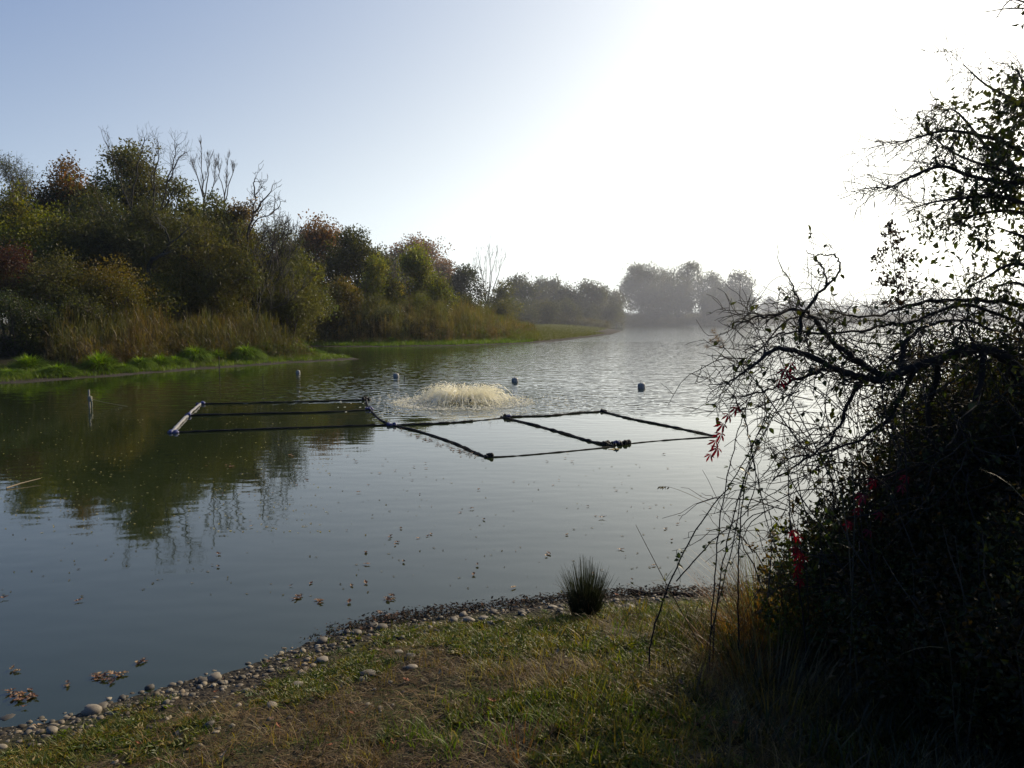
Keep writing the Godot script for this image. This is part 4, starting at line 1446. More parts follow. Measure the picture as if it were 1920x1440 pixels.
func grass_tuft(kind: String) -> ArrayMesh:
	var b := MB.new()
	match kind:
		"green":
			for i in 11:
				var a := R(0, TAU)
				b.blade(Vector3(R(-0.02, 0.02), 0, R(-0.02, 0.02)), (Vector3(cos(a), 0, sin(a)) * R(0.2, 0.8) + Vector3.UP).normalized(), Vector3(cos(a), -0.4, sin(a)) * R(0.3, 1.1), R(0.02, 0.048), R(0.003, 0.0055), 3, vary(Color.WHITE, 0.25, 0.1))
		"dry":
			for i in 13:
				var a := R(0, TAU)
				b.blade(Vector3(R(-0.03, 0.03), 0, R(-0.03, 0.03)), (Vector3(cos(a), 0, sin(a)) * R(0.5, 1.6) + Vector3.UP * R(0.1, 0.55)).normalized(), Vector3(cos(a) * 0.4, -R(0.3, 1.0), sin(a) * 0.4), R(0.025, 0.065), R(0.0018, 0.0036), 3, vary(Color.WHITE, 0.4, 0.1))
		"broad":
			for i in 7:
				var a := R(0, TAU)
				b.leaf(Vector3(R(-0.02, 0.02), R(0.0, 0.012), R(-0.02, 0.02)), (Vector3(cos(a), R(0.2, 0.9), sin(a))).normalized(), Vector3.UP, R(0.02, 0.035), R(0.01, 0.018), vary(Color.WHITE, 0.25, 0.1))
		"tall":
			for i in 16:
				var a := R(0, TAU)
				b.blade(Vector3(R(-0.05, 0.05), 0, R(-0.05, 0.05)), (Vector3(cos(a), 0, sin(a)) * R(0.1, 0.5) + Vector3.UP).normalized(), Vector3(cos(a), -0.5, sin(a)) * R(0.2, 1.0), R(0.05, 0.12), R(0.003, 0.006), 4, vary(Color.WHITE, 0.25, 0.08))
		"straw":
			for i in 22:
				var a := R(0, TAU)
				b.blade(Vector3(R(-0.06, 0.06), 0, R(-0.06, 0.06)), (Vector3(cos(a), 0, sin(a)) * R(0.2, 0.9) + Vector3.UP).normalized(), Vector3(cos(a), -0.9, sin(a)) * R(0.3, 1.3), R(0.06, 0.15), R(0.0016, 0.003), 4, vary(Color.WHITE, 0.35, 0.1))
	return b.mesh()

func turf() -> void:
	var mat := material("grass", 0.5)
	var kinds := ["green", "dry", "broad", "tall", "straw"]
	var xf := {}
	var cl := {}
	for k in kinds:
		xf[k] = []
		cl[k] = PackedColorArray()
	var greens := [Color(0.09, 0.11, 0.014), Color(0.14, 0.135, 0.018), Color(0.055, 0.08, 0.013), Color(0.17, 0.12, 0.026)]
	var drys := [Color(0.20, 0.13, 0.06), Color(0.125, 0.075, 0.033), Color(0.29, 0.21, 0.11), Color(0.08, 0.05, 0.023)]
	for i in 60000:
		var z := -R(1.9, 7.2)
		var x := R(-0.75, 0.8) * -z + R(-0.3, 0.3)
		var sd := shore(x, z)
		if sd < 0.12:
			continue
		var p := patch_noise.get_noise_2d(x * 1.1, z * 1.1) + 0.35 * patch_noise.get_noise_2d(x * 4.0 + 30.0, z * 4.0)
		# fresher near the shore and to the right, drier towards the path at the lower left
		var fresh := p + 0.55 * smoothstep(1.5, 0.45, sd) + 0.25 * smoothstep(-1.0, 1.2, x) - 0.1 - 0.5 * exp(-Vector2(x + 0.95, (z + 3.3) * 1.6).length_squared() * 1.6)
		if R(0, 1) > smoothstep(0.2, 0.9, sd + p * 0.5):
			continue
		var k := "green" if fresh > R(-0.12, 0.2) else "dry"
		if k == "green" and R(0, 1) < 0.3:
			k = "broad"
		if k == "dry" and R(0, 1) < 0.02 + 0.2 * smoothstep(0.6, 1.5, x):
			k = "straw"
		if k == "green" and sd > 0.8 and R(0, 1) < 0.05 * smoothstep(-0.8, 0.6, x):
			k = "tall"
		var c: Color = (greens[rng.randi() % 4] if k in ["green", "broad", "tall"] else drys[rng.randi() % 4])
		if k == "dry" and R(0, 1) < 0.25:
			c = greens[rng.randi() % 4]
		var s := R(0.7, 1.35)
		var bs := Basis.from_euler(Vector3(R(-0.25, 0.25), R(0, TAU), R(-0.25, 0.25))).scaled(Vector3.ONE * s)
		xf[k].append(Transform3D(bs, Vector3(x, ground_at(x, z, sd) - 0.004, z)))
		cl[k].append(vary(c, 0.3, 0.1))
	# clumps of taller fresh grass in the lower middle of the view
	for q in [[870, 1405, 0.16], [1010, 1385, 0.14], [760, 1400, 0.12], [960, 1330, 0.12], [1330, 1205, 0.22], [1250, 1195, 0.2], [1290, 1165, 0.15], [1150, 1330, 0.15]]:
		var w := wp(q[0], q[1], 0.35 if q[1] > 1300 else 0.2)
		for i in 12:
			var p := w + Vector3(rng.randfn(0, q[2]), 0, rng.randfn(0, q[2] * 0.6))
			p.y = ground(p.x, p.z) - 0.005
			xf["tall"].append(Transform3D(Basis(Vector3.UP, R(0, TAU)).scaled(Vector3.ONE * R(0.7, 1.2)), p))
			cl["tall"].append(vary(Color(0.08, 0.11, 0.016), 0.3, 0.12))
	for q in [[1190, 1320, 0.35], [1080, 1290, 0.3], [1290, 1290, 0.35], [960, 1290, 0.25], [1330, 1360, 0.4], [1240, 1400, 0.35]]:
		var w := wp(q[0], q[1], 0.3)
		for i in 14:
			var p := w + Vector3(rng.randfn(0, q[2] * 0.6), 0, rng.randfn(0, q[2] * 0.4))
			p.y = ground(p.x, p.z) - 0.005
			xf["straw"].append(Transform3D(Basis(Vector3.UP, R(0, TAU)).scaled(Vector3.ONE * R(0.8, 1.4)), p))
			cl["straw"].append(vary(drys[rng.randi() % 3], 0.3, 0.1))
	var says := {green = "short green grass of the near bank", dry = "short dry brown grass of the near bank", broad = "small broad leaved weeds between the grass of the near bank", tall = "taller fresh green grass blades on the near bank", straw = "pale straw grass bending over on the near bank"}
	for k in kinds:
		tag(many("weeds" if k == "broad" else k + "_grass", grass_tuft(k), mat, xf[k], cl[k], self), says[k], "weeds" if k == "broad" else "grass")

func rush() -> void:
	var base := wp(1098, 1158, 0.1)
	base.y = ground(base.x, base.z) - 0.01
	var o := thing("rush_tuft", "dark spiky rush tuft standing at the near waterline", "rush tuft", base)
	var b := MB.new()
	for i in 700:
		var a := R(0, TAU)
		var q := sqrt(R(0, 1))
		var p := Vector3(cos(a), 0, sin(a)) * q * 0.085
		var d := (Vector3(cos(a), 0, sin(a)) * q * R(0.05, 0.42) + Vector3.UP + Vector3(R(-0.12, 0.06), 0, 0)).normalized()
		var l := R(0.14, 0.46) * (1.05 - 0.3 * q)
		b.line(PackedVector3Array([p, p + d * l * 0.5, p + d * l + Vector3(cos(a), -0.2, sin(a)) * 0.03 * q]), 0.0022, 0.0007, 3, vary(Color(0.035, 0.045, 0.017), 0.4, 0.12))
	for i in 40:
		var p := rdir() * 0.06
		p.y = 0.0
		var d := (Vector3.UP + rdir() * 0.5).normalized()
		var l := R(0.25, 0.4)
		b.line(PackedVector3Array([p, p + d * l * 0.55, p + d * l * 0.7 + Vector3(R(-1, 1), R(-0.6, 0.3), R(-1, 1)) * l * 0.4]), 0.002, 0.0008, 3, vary(Color(0.11, 0.075, 0.035), 0.3))
	for i in 260:
		var a := R(0, TAU)
		var p := Vector3(cos(a), 0, sin(a)) * R(0.03, 0.15)
		b.blade(p, (Vector3(cos(a), 0.6, sin(a)) + rdir() * 0.3).normalized(), Vector3(cos(a) * 0.3, -1.0, sin(a) * 0.3), R(0.08, 0.2), 0.003, 3, vary(Color(0.06, 0.05, 0.03), 0.4))
	part("blades", b.mesh(), material("grass"), o, "stuff")

func driftwood() -> void:
	var pts := PackedVector3Array()
	for q in [Vector2(1178, 1103), Vector2(1200, 1108), Vector2(1230, 1113), Vector2(1262, 1111), Vector2(1300, 1116)]:
		var w := wp(q.x, q.y, 0.03)
		w.y = maxf(ground(w.x, w.z), 0.0) + 0.018
		pts.append(w)
	var b := MB.new()
	pts = smooth(pts, 4)
	var r := PackedFloat32Array()
	for i in pts.size():
		r.append(R(0.012, 0.02) * (1.0 if i > 1 else 0.8))
	b.tube(pts, r, 8, Color(0.022, 0.018, 0.014))
	b.line(PackedVector3Array([pts[8], pts[8] + Vector3(0.1, 0.03, -0.04), pts[8] + Vector3(0.2, 0.03, -0.1)]), 0.009, 0.005, 5, Color(0.022, 0.018, 0.014))
	var o := part("driftwood_branch", b.mesh(), material("bark", 0.9), self)
	tag(o, "dark driftwood branch lying at the waterline right of the rush tuft", "driftwood")


# ---------------------------------------------------------------- the tangle of shrubs at the right
func px3(l: Array) -> PackedVector3Array:
	var p := PackedVector3Array()
	for i in range(0, l.size(), 3):
		p.append(at(l[i], l[i + 1], l[i + 2]))
	return p

# thin twigs that leave a limb and fork
func twigs(b: MB, pts: PackedVector3Array, r0: float, r1: float, per: float, l: float, level: int, col: Color, lean: Vector3, ends: Array) -> void:
	for i in range(1, pts.size()):
		var k := int(per) + (1 if R(0, 1) < per - int(per) else 0)
		for j in k:
			var f := float(i) / pts.size()
			var d := (pts[i] - pts[i - 1]).normalized()
			var dir := (d * 0.5 + rdir() + lean).normalized()
			var q := pts[i].lerp(pts[i - 1], R(0, 1))
			var ll := l * R(0.4, 1.2)
			var p := PackedVector3Array([q])
			var at_ := q
			var segs := 4 if level == 0 else 5
			for s in segs:
				dir = (dir + rdir() * 0.38 + lean * 0.12 + Vector3(0, -0.05, 0)).normalized()
				at_ += dir * ll / segs
				p.append(at_)
			var rr := maxf(lerpf(r0, r1, f) * 0.5, 0.0018)
			b.line(p, rr, maxf(rr * 0.5, 0.0013), 3 if level == 0 else 4, col)
			ends.append([p[segs], dir])
			ends.append([p[segs - 2], dir])
			if level > 0:
				twigs(b, p, rr, rr * 0.4, per * 0.9, l * 0.6, level - 1, col, lean, ends)

func oval_leaf(l: float, w: float, fold := 0.25) -> ArrayMesh:
	var b := MB.new()
	var n := 5
	for i in n:
		var f0 := float(i) / n
		var f1 := float(i + 1) / n
		var w0 := sin(pow(f0, 0.85) * PI) * w * 0.5
		var w1 := sin(pow(f1, 0.85) * PI) * w * 0.5
		var y0 := -f0 * f0 * l * 0.22
		var y1 := -f1 * f1 * l * 0.22
		for s in [-1.0, 1.0]:
			var a := Vector3(0, y0, f0 * l)
			var c := Vector3(0, y1, f1 * l)
			var e := Vector3(s * w1, y1 + w1 * fold, f1 * l)
			var g := Vector3(s * w0, y0 + w0 * fold, f0 * l)
			if s > 0.0: b.quad(a, c, e, g, Color.WHITE)
			else: b.quad(g, e, c, a, Color.WHITE)
	return b.mesh()

# five leaflets hanging from one stalk
func creeper_leaf() -> ArrayMesh:
	var b := MB.new()
	for k in 5:
		var a := deg_to_rad(-80 + k * 40 + R(-8, 8))
		var l: float = [0.6, 0.85, 1.0, 0.9, 0.6][k]
		var d := Vector3(sin(a), -0.35, cos(a)).normalized()
		var s := d.cross(Vector3.UP).normalized()
		var up := s.cross(d)
		var tip := d * l + Vector3(0, -0.15, 0)
		var m1 := d * l * 0.35
		var m2 := d * l * 0.7 + Vector3(0, -0.05, 0)
		var w := 0.11 * l
		for q in [-1.0, 1.0]:
			b.tri(Vector3.ZERO, m1 + s * q * w * 0.8 + up * 0.03, m1, Color.WHITE)
			b.quad(m1, m1 + s * q * w * 0.8 + up * 0.03, m2 + s * q * w + up * 0.03, m2, Color.WHITE)
			b.tri(m2, m2 + s * q * w + up * 0.03, tip, Color.WHITE)
	b.line(PackedVector3Array([Vector3(0, 0, 0), Vector3(0, 0.12, -0.3)]), 0.012, 0.01, 3, Color.WHITE)
	return b.mesh()

func turned(d: Vector3, up: Vector3) -> Basis:
	var z := d.normalized()
	var x := up.cross(z)
	x = x.normalized() if x.length() > 1e-4 else Vector3.RIGHT
	return Basis(x, z.cross(x), z)

func leaf_mat(key: String, c: Color, back := Color(0.95, 1.0, 0.5)) -> StandardMaterial3D:
	var m := material(key, 0.45, back, 0.4)
	m.albedo_color = c.linear_to_srgb()
	return m

func near_bushes() -> void:
	var dark := Color(0.022, 0.017, 0.013)
	var lm := [leaf_mat("bush_leaf", Color(0.045, 0.06, 0.014)), leaf_mat("bush_leaf_dark", Color(0.022, 0.032, 0.012)), leaf_mat("bush_leaf_yellow", Color(0.16, 0.13, 0.02))]
	gnarled(dark, lm)
	overhang(dark, lm)
	undergrowth(dark)
	canes(dark, lm)
	creepers()
	weeds(dark)
	dry_grass()

func hang_leaves(o: Node3D, ends: Array, m: Array, mats_: Array, share: float, most: int, lo: float, hi: float) -> void:
	var made := 0
	var xf := []
	var cl := PackedColorArray()
	for e in ends:
		if R(0, 1) > share:
			continue
		for k in rng.randi_range(1, 3):
			var d: Vector3 = (e[1] * 0.6 + rdir() * 0.8 + Vector3(0, -0.2, 0)).normalized()
			var bs := turned(d, (Vector3.UP + rdir() * 0.6).normalized()).scaled(Vector3.ONE * R(lo, hi))
			var p: Vector3 = e[0] - e[1] * R(0, 0.05)
			if made < most:
				made += 1
				var l := part("leaf", m[rng.randi() % m.size()], mats_[rng.randi() % mats_.size()], o)
				l.transform = Transform3D(bs, p)
			else:
				xf.append(Transform3D(bs, p))
				cl.append(vary(Color(0.035, 0.045, 0.014), 0.4, 0.2))
	if xf.size():
		many("leaves", m[0], material("leaf"), xf, cl, o)

# the crooked shrub whose limb reaches out over the water
func gnarled(dark: Color, lm: Array) -> void:
	var o := thing("gnarled_shrub", "gnarled dark shrub whose crooked limb reaches left over the water", "shrub")
	var limbs := [
		[px3([2010, 1330, 4.3, 1985, 1000, 4.2, 1955, 800, 4.1, 1900, 690, 4.0, 1850, 655, 4.0, 1790, 664, 3.95, 1720, 688, 3.9, 1650, 712, 3.9, 1610, 706, 3.9]), 0.042, 0.016],
		[px3([1610, 706, 3.9, 1560, 690, 3.85, 1500, 660, 3.8, 1452, 655, 3.75, 1418, 680, 3.7, 1388, 702, 3.7, 1362, 722, 3.7]), 0.02, 0.003],
		[px3([1660, 710, 3.9, 1600, 672, 3.95, 1562, 640, 4.0, 1530, 602, 4.0, 1500, 580, 4.0, 1450, 590, 4.0, 1410, 598, 3.95, 1372, 608, 3.9]), 0.018, 0.003],
		[px3([1500, 640, 4.0, 1503, 600, 4.0, 1530, 553, 4.0, 1560, 528, 4.0, 1574, 500, 4.0, 1566, 478, 4.0, 1536, 477, 4.0]), 0.011, 0.003],
		[px3([1552, 533, 4.0, 1545, 508, 4.0, 1533, 488, 4.0, 1512, 468, 4.05]), 0.006, 0.002],
		[px3([1505, 575, 4.0, 1490, 545, 4.0, 1465, 500, 4.05, 1456, 456, 4.1]), 0.006, 0.0015],
		[px3([1960, 580, 4.3, 1890, 567, 4.25, 1820, 562, 4.2, 1750, 564, 4.2, 1690, 578, 4.15, 1640, 592, 4.1, 1590, 590, 4.05, 1545, 580, 4.0]), 0.014, 0.004],
		[px3([1960, 640, 4.2, 1880, 590, 4.2, 1800, 572, 4.2, 1720, 600, 4.1, 1660, 610, 4.1, 1580, 625, 4.0, 1500, 622, 4.0, 1450, 630, 3.95, 1410, 668, 3.9]), 0.012, 0.003],
		[px3([1560, 690, 3.85, 1520, 700, 3.8, 1470, 720, 3.8, 1420, 738, 3.75, 1372, 745, 3.7]), 0.01, 0.002],
		[px3([1620, 706, 3.9, 1590, 760, 3.9, 1560, 820, 3.85, 1500, 870, 3.8, 1450, 900, 3.75]), 0.012, 0.003],
		[px3([1720, 690, 3.9, 1690, 740, 3.95, 1660, 790, 3.95, 1600, 830, 3.9, 1530, 850, 3.85, 1470, 860, 3.8]), 0.014, 0.003],
		[px3([1760, 680, 3.95, 1745, 760, 4.0, 1735, 860, 4.0, 1720, 1000, 4.05, 1715, 1200, 4.1]), 0.016, 0.012],
		[px3([1690, 700, 3.9, 1700, 640, 4.0, 1740, 610, 4.05, 1800, 600, 4.1, 1870, 620, 4.1]), 0.012, 0.006],
		[px3([1850, 655, 4.0, 1830, 740, 3.9, 1790, 830, 3.9, 1700, 880, 3.85, 1600, 900, 3.8]), 0.016, 0.004],
		[px3([1640, 700, 4.0, 1570, 655, 4.1, 1540, 600, 4.15, 1480, 600, 4.2, 1440, 640, 4.2, 1425, 700, 4.2]), 0.009, 0.002]]
	var tr := MB.new()
	var br := MB.new()
	var tw := MB.new()
	var ends := []
	for i in limbs.size():
		var p := smooth(limbs[i][0], 5)
		for k in range(1, p.size() - 1):
			p[k] += rdir() * 0.008
		var r := PackedFloat32Array()
		for k in p.size():
			r.append(lerpf(limbs[i][1], limbs[i][2], pow(float(k) / (p.size() - 1), 0.8)) * R(0.85, 1.2))
		var b := tr if i == 0 else br
		b.tube(p, r, 8 if i == 0 else 6, dark)
		twigs(tw, p, maxf(limbs[i][1] * 0.45, 0.004), 0.003, 1.0 if i != 3 and i != 4 and i != 5 else 0.4, 0.24, 1, dark, Vector3(-0.25, 0.05, 0.0), ends)
	# the finer tangle that fills the space under the limbs
	for i in 560:
		var f := pow(R(0, 1), 0.7)
		var x := lerpf(1.25, 2.6, f)
		var z := -R(3.5, 4.6)
		var y := R(0.75, 1.95 + 0.25 * f)
		if R(0, 1) > 0.35 + f:
			continue
		var p := PackedVector3Array([Vector3(x, y, z)])
		var d := (rdir() + Vector3(-0.3, 0.1, 0)).normalized()
		for k in 7:
			d = (d + rdir() * 0.35 + Vector3(0, -0.06, 0)).normalized()
			p.append(p[k] + d * R(0.05, 0.11))
		tw.line(p, R(0.002, 0.0042), 0.0012, 4, dark)
		twigs(tw, p, 0.004, 0.002, 0.35, 0.18, 0, dark, Vector3(-0.15, 0, 0), ends)
	part("main_limb", tr.mesh(), material("bark"), o)
	part("limbs", br.mesh(), material("bark"), o)
	part("twigs", tw.mesh(), material("bark"), o, "stuff")
	var ms := [oval_leaf(0.034, 0.02), oval_leaf(0.028, 0.019), oval_leaf(0.04, 0.018)]
	ends.shuffle()
	var sorted := []
	for e in ends:
		# leaves thin out towards the left tips
		if R(0, 1) < smoothstep(1.05, 2.4, e[0].x) * 0.4 + 0.06:
			sorted.append(e)
	hang_leaves(o, sorted, ms, [lm[0], lm[0], lm[1], lm[2]], 0.55, 150, 0.7, 1.2)

# foliage of the tree at the right edge
func overhang(dark: Color, lm: Array) -> void:
	var o := thing("overhanging_tree", "leafy tree whose branches hang in from the right edge", "tree")
	var root := Vector3(4.1, 0, -4.3)
	root.y = ground(root.x, root.z) - 0.1
	var trunk := MB.new()
	var crown := Vector3(3.5, 2.95, -4.2)
	trunk.line(smooth(PackedVector3Array([root, root + Vector3(-0.1, 1.2, 0.05), root + Vector3(-0.05, 2.4, 0.1), root + Vector3(0.1, 4.6, 0)]), 4), 0.11, 0.05, 9, dark)
	part("trunk", trunk.mesh(), material("bark"), o)
	var paths := [
		[4.1, 3.0, 1990, 335, 4.1, 1900, 343, 4.05, 1820, 330, 4.0, 1765, 312, 3.95, 1700, 335, 3.9, 1668, 352, 3.9, 1642, 350, 3.9],
		[4.1, 3.1, 1990, 300, 4.2, 1870, 262, 4.2, 1780, 245, 4.2, 1720, 258, 4.2, 1690, 266, 4.2],
		[4.1, 3.1, 1990, 270, 4.3, 1920, 200, 4.3, 1850, 160, 4.3, 1806, 120, 4.3],
		[4.1, 2.9, 1990, 385, 4.0, 1870, 368, 4.0, 1800, 372, 4.0, 1745, 380, 4.0, 1715, 390, 4.0],
		[4.1, 2.9, 1990, 400, 4.2, 1880, 395, 4.2, 1810, 408, 4.2, 1775, 428, 4.2],
		[4.1, 3.2, 1990, 240, 4.1, 1930, 170, 4.1, 1905, 130, 4.1],
		[4.1, 3.0, 1990, 320, 4.3, 1880, 300, 4.3, 1800, 215, 4.3, 1775, 205, 4.3],
		[4.1, 2.6, 1990, 500, 4.1, 1900, 495, 4.05, 1850, 520, 4.0, 1815, 540, 4.0],
		[4.1, 2.5, 1990, 540, 4.1, 1900, 530, 4.1, 1850, 545, 4.1],
		[4.1, 2.7, 1990, 455, 4.0, 1910, 440, 4.0, 1870, 425, 4.0],
		[4.1, 3.0, 1990, 345, 4.05, 1880, 320, 4.05, 1795, 290, 4.0, 1740, 250, 4.0],
		[4.1, 3.9, 2010, 0, 4.0, 1940, 14, 4.0, 1890, 16, 4.0, 1850, 22, 4.0],
		[4.1, 3.9, 2010, -10, 4.0, 1935, 5, 4.0, 1895, 0, 4.0, 1868, 34, 4.0]]
	var br := MB.new()
	var tw := MB.new()
	var ends := []
	var few := []
	for i in paths.size():
		var q: Array = paths[i]
		var p := PackedVector3Array([Vector3(root.x, root.y + q[1] - 0.4, root.z)])
		for k in range(2, q.size(), 3):
			p.append(at(q[k], q[k + 1], q[k + 2]))
		p = smooth(p, 5)
		br.line(p, 0.017 if i < 11 else 0.008, 0.0018, 6, dark)
		var from := p.slice(3)
		twigs(tw, from, 0.008, 0.003, 1.3 if i < 7 or i == 10 else 0.6 if i < 11 else 0.3, 0.24 if i < 11 else 0.13, 1 if i < 11 else 0, dark, Vector3(-0.3, 0.0, 0), ends if i < 11 and i != 2 else few)
	part("branches", br.mesh(), material("bark"), o)
	part("twigs", tw.mesh(), material("bark"), o, "stuff")
	ends.shuffle()
	var kept := []
	for e in ends:
		var f := smoothstep(2.1, 2.5, e[0].x)
		if e[0].y > 3.42 - R(0, 0.15) or e[0].x < 2.02 + R(0, 0.1):
			continue
		if R(0, 1) < 0.15 + f * 0.85:
			kept.append(e)
	var ms := [oval_leaf(0.042, 0.017), oval_leaf(0.036, 0.017), oval_leaf(0.048, 0.016)]
	hang_leaves(o, kept, ms, [lm[0], lm[0], lm[1], lm[1], lm[2]], 0.9, 260, 0.6, 1.05)
	hang_leaves(o, few, ms, [lm[1]], 0.12, 10, 0.4, 0.7)
	# the rest of the crown, beyond the frame
	var xf := []
	var cl := PackedColorArray()
	for i in 1600:
		var p := crown + Vector3(rng.randfn(0, 0.75) + 0.75, rng.randfn(0, 0.8) + 0.1, rng.randfn(0, 0.8))
		if p.x < 2.42 + absf(p.y - 3.0) * 0.3 or p.y < 2.45 or p.y > 3.5 + maxf(0.0, p.x - 3.0):
			continue
		xf.append(Transform3D(Basis.from_euler(Vector3(R(0, TAU), R(0, TAU), 0)).scaled(Vector3.ONE * R(0.11, 0.19)), p))
		cl.append(vary(Color(0.035, 0.045, 0.014), 0.3, 0.1))
	many("foliage", clump("broad", 0), material("leaf"), xf, cl, o)

func bush_top(x: float) -> float:
	var k := [0.9, 0.55, 1.27, 0.8, 1.46, 0.95, 1.73, 1.15, 2.0, 1.42, 2.27, 1.78, 2.6, 2.1, 9.0, 2.4]
	for i in range(0, k.size() - 2, 2):
		if x < k[i + 2]:
			return lerpf(k[i + 1], k[i + 3], clampf((x - k[i]) / (k[i + 2] - k[i]), 0.0, 1.0))
	return 2.4

# the dark mass of leaves under the tangle: four shrubs that have grown into each other
func undergrowth(dark: Color) -> void:
	var says := ["low dark shrub at the left foot of the tangle beside the orange grass", "dense dark shrub under the middle of the gnarled limb", "tall black shrub filling the right edge of the photo", "shaded dark shrub in the lower right corner nearest the camera", "dark shrub standing behind the tall black shrub at the right edge"]
	var at_ := [Vector3(1.78, 0, -4.05), Vector3(2.15, 0, -4.1), Vector3(2.9, 0, -4.2), Vector3(2.15, 0, -3.15), Vector3(3.35, 0, -5.3)]
	var wide := [0.5, 0.62, 0.75, 0.75, 0.85]
	var tall := [0.9, 1.65, 2.1, 0.95, 2.1]
	for s in 5:
		var base: Vector3 = at_[s]
		base.y = ground(base.x, base.z) - 0.03
		var o := thing("shrub", says[s], "shrub", base, 0.0, "dark shrubs of the tangle")
		var st := MB.new()
		for k in 26:
			var a := R(0, TAU)
			var q := sqrt(R(0, 1))
			var foot: Vector3 = Vector3(cos(a), 0, sin(a)) * q * wide[s] * 0.6
			var p := wander(foot, Vector3(cos(a) * wide[s] * q * R(0.8, 1.3), tall[s] * R(0.6, 1.05), sin(a) * wide[s] * q), 7, 0.2)
			st.line(p, R(0.004, 0.009), 0.002, 4, Color(0.05, 0.042, 0.03))
		part("stems", st.mesh(), material("bark"), o, "stuff")
		var xf := [[], []]
		var cl := [PackedColorArray(), PackedColorArray()]
		var n: int = [600, 1700, 2300, 1500, 1700][s]
		for i in n:
			var d := rdir() * pow(R(0, 1), 0.4)
			var p := Vector3(d.x * wide[s], (d.y * 0.5 + 0.5) * tall[s], d.z * wide[s] * 0.9)
			var w := base + p
			if w.y > bush_top(w.x) + R(-0.3, 0.12) or p.y < 0.03:
				continue
			var thin := smoothstep(0.55, 1.0, p.y / tall[s])
			if R(0, 1) < thin * 0.5:
				continue
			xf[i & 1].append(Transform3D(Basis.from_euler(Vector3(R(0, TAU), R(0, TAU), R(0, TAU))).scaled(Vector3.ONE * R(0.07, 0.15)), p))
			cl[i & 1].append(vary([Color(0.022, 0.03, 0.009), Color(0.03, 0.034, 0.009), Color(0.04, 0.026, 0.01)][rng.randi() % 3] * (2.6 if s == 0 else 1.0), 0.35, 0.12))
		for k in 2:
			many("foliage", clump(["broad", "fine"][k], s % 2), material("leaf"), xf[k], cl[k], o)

# thorny canes that arch out of the tangle and hang down to the grass
func canes(dark: Color, lm: Array) -> void:
	var says := ["bramble cane arching furthest left down to the driftwood", "thin bramble cane second from the left, straight and nearly upright", "bramble cane third from the left", "bramble cane fourth from the left, ending in the green grass", "fifth bramble cane, ending beside the orange grass", "thin bramble cane crossing low from the driftwood to the tangle", "bramble cane hanging in front of the upper twigs", "dark upright cane beside the red creeper at the foot of the tangle"]
	var paths := [
		[1218, 1215, 3.9, 1238, 1140, 3.85, 1275, 1050, 3.8, 1322, 968, 3.8, 1372, 905, 3.75, 1430, 800, 3.7, 1500, 690, 3.7],
		[1332, 1190, 3.8, 1340, 1080, 3.75, 1352, 960, 3.7, 1372, 860, 3.7, 1400, 760, 3.7, 1450, 670, 3.75],
		[1338, 1195, 3.9, 1350, 1090, 3.85, 1372, 980, 3.8, 1410, 860, 3.8, 1462, 760, 3.8, 1530, 690, 3.8],
		[1325, 1215, 4.0, 1352, 1110, 3.95, 1380, 990, 3.9, 1395, 900, 3.85, 1430, 790, 3.85, 1490, 700, 3.85],
		[1385, 1225, 4.0, 1384, 1120, 3.95, 1386, 1010, 3.9, 1400, 900, 3.9, 1440, 800, 3.9, 1500, 720, 3.9],
		[1268, 1090, 4.2, 1320, 1030, 4.15, 1370, 985, 4.1, 1440, 930, 4.0, 1520, 890, 3.95],
		[1375, 740, 3.65, 1400, 800, 3.65, 1420, 900, 3.65, 1445, 1000, 3.7, 1480, 1100, 3.75],
		[1512, 1210, 3.75, 1498, 1100, 3.75, 1482, 980, 3.75, 1478, 880, 3.75, 1470, 800, 3.75]]
	var lmesh := [oval_leaf(0.032, 0.021), oval_leaf(0.026, 0.018)]
	for i in paths.size():
		var o := thing("bramble_cane", says[i], "bramble cane", Vector3.ZERO, 0.0, "bramble canes hanging out of the tangle")
		var p := smooth(px3(paths[i]), 6)
		for k in range(1, p.size() - 1):
			p[k] += rdir() * 0.004
		var g := p[0]
		g.y = minf(g.y, ground(g.x, g.z) - 0.02) if i != 5 and i != 6 else g.y
		if i != 5 and i != 6:
			p.insert(0, g)
		var b := MB.new()
		b.line(p, R(0.0035, 0.005), 0.0018, 5, dark)
		for k in range(2, p.size() - 1):
			for j in 2:
				var q := p[k].lerp(p[k + 1], R(0, 1))
				b.line(PackedVector3Array([q, q + rdir() * 0.014]), 0.0022, 0.0004, 3, dark)
		part("cane", b.mesh(), material("bark"), o)
		for k in range(3, p.size() - 2):
			if R(0, 1) < (0.34 if i < 6 else 0.5):
				var side := rdir()
				side.y = absf(side.y) * 0.3
				for j in rng.randi_range(2, 3):
					var d := (side.normalized() + rdir() * 0.8).normalized()
					var l := part("leaf", lmesh[j % 2], lm[2] if R(0, 1) < 0.15 else lm[0], o)
					l.transform = Transform3D(turned(d, (Vector3.UP + rdir() * 0.5).normalized()).scaled(Vector3.ONE * R(0.7, 1.25)), p[k] + d * 0.006)

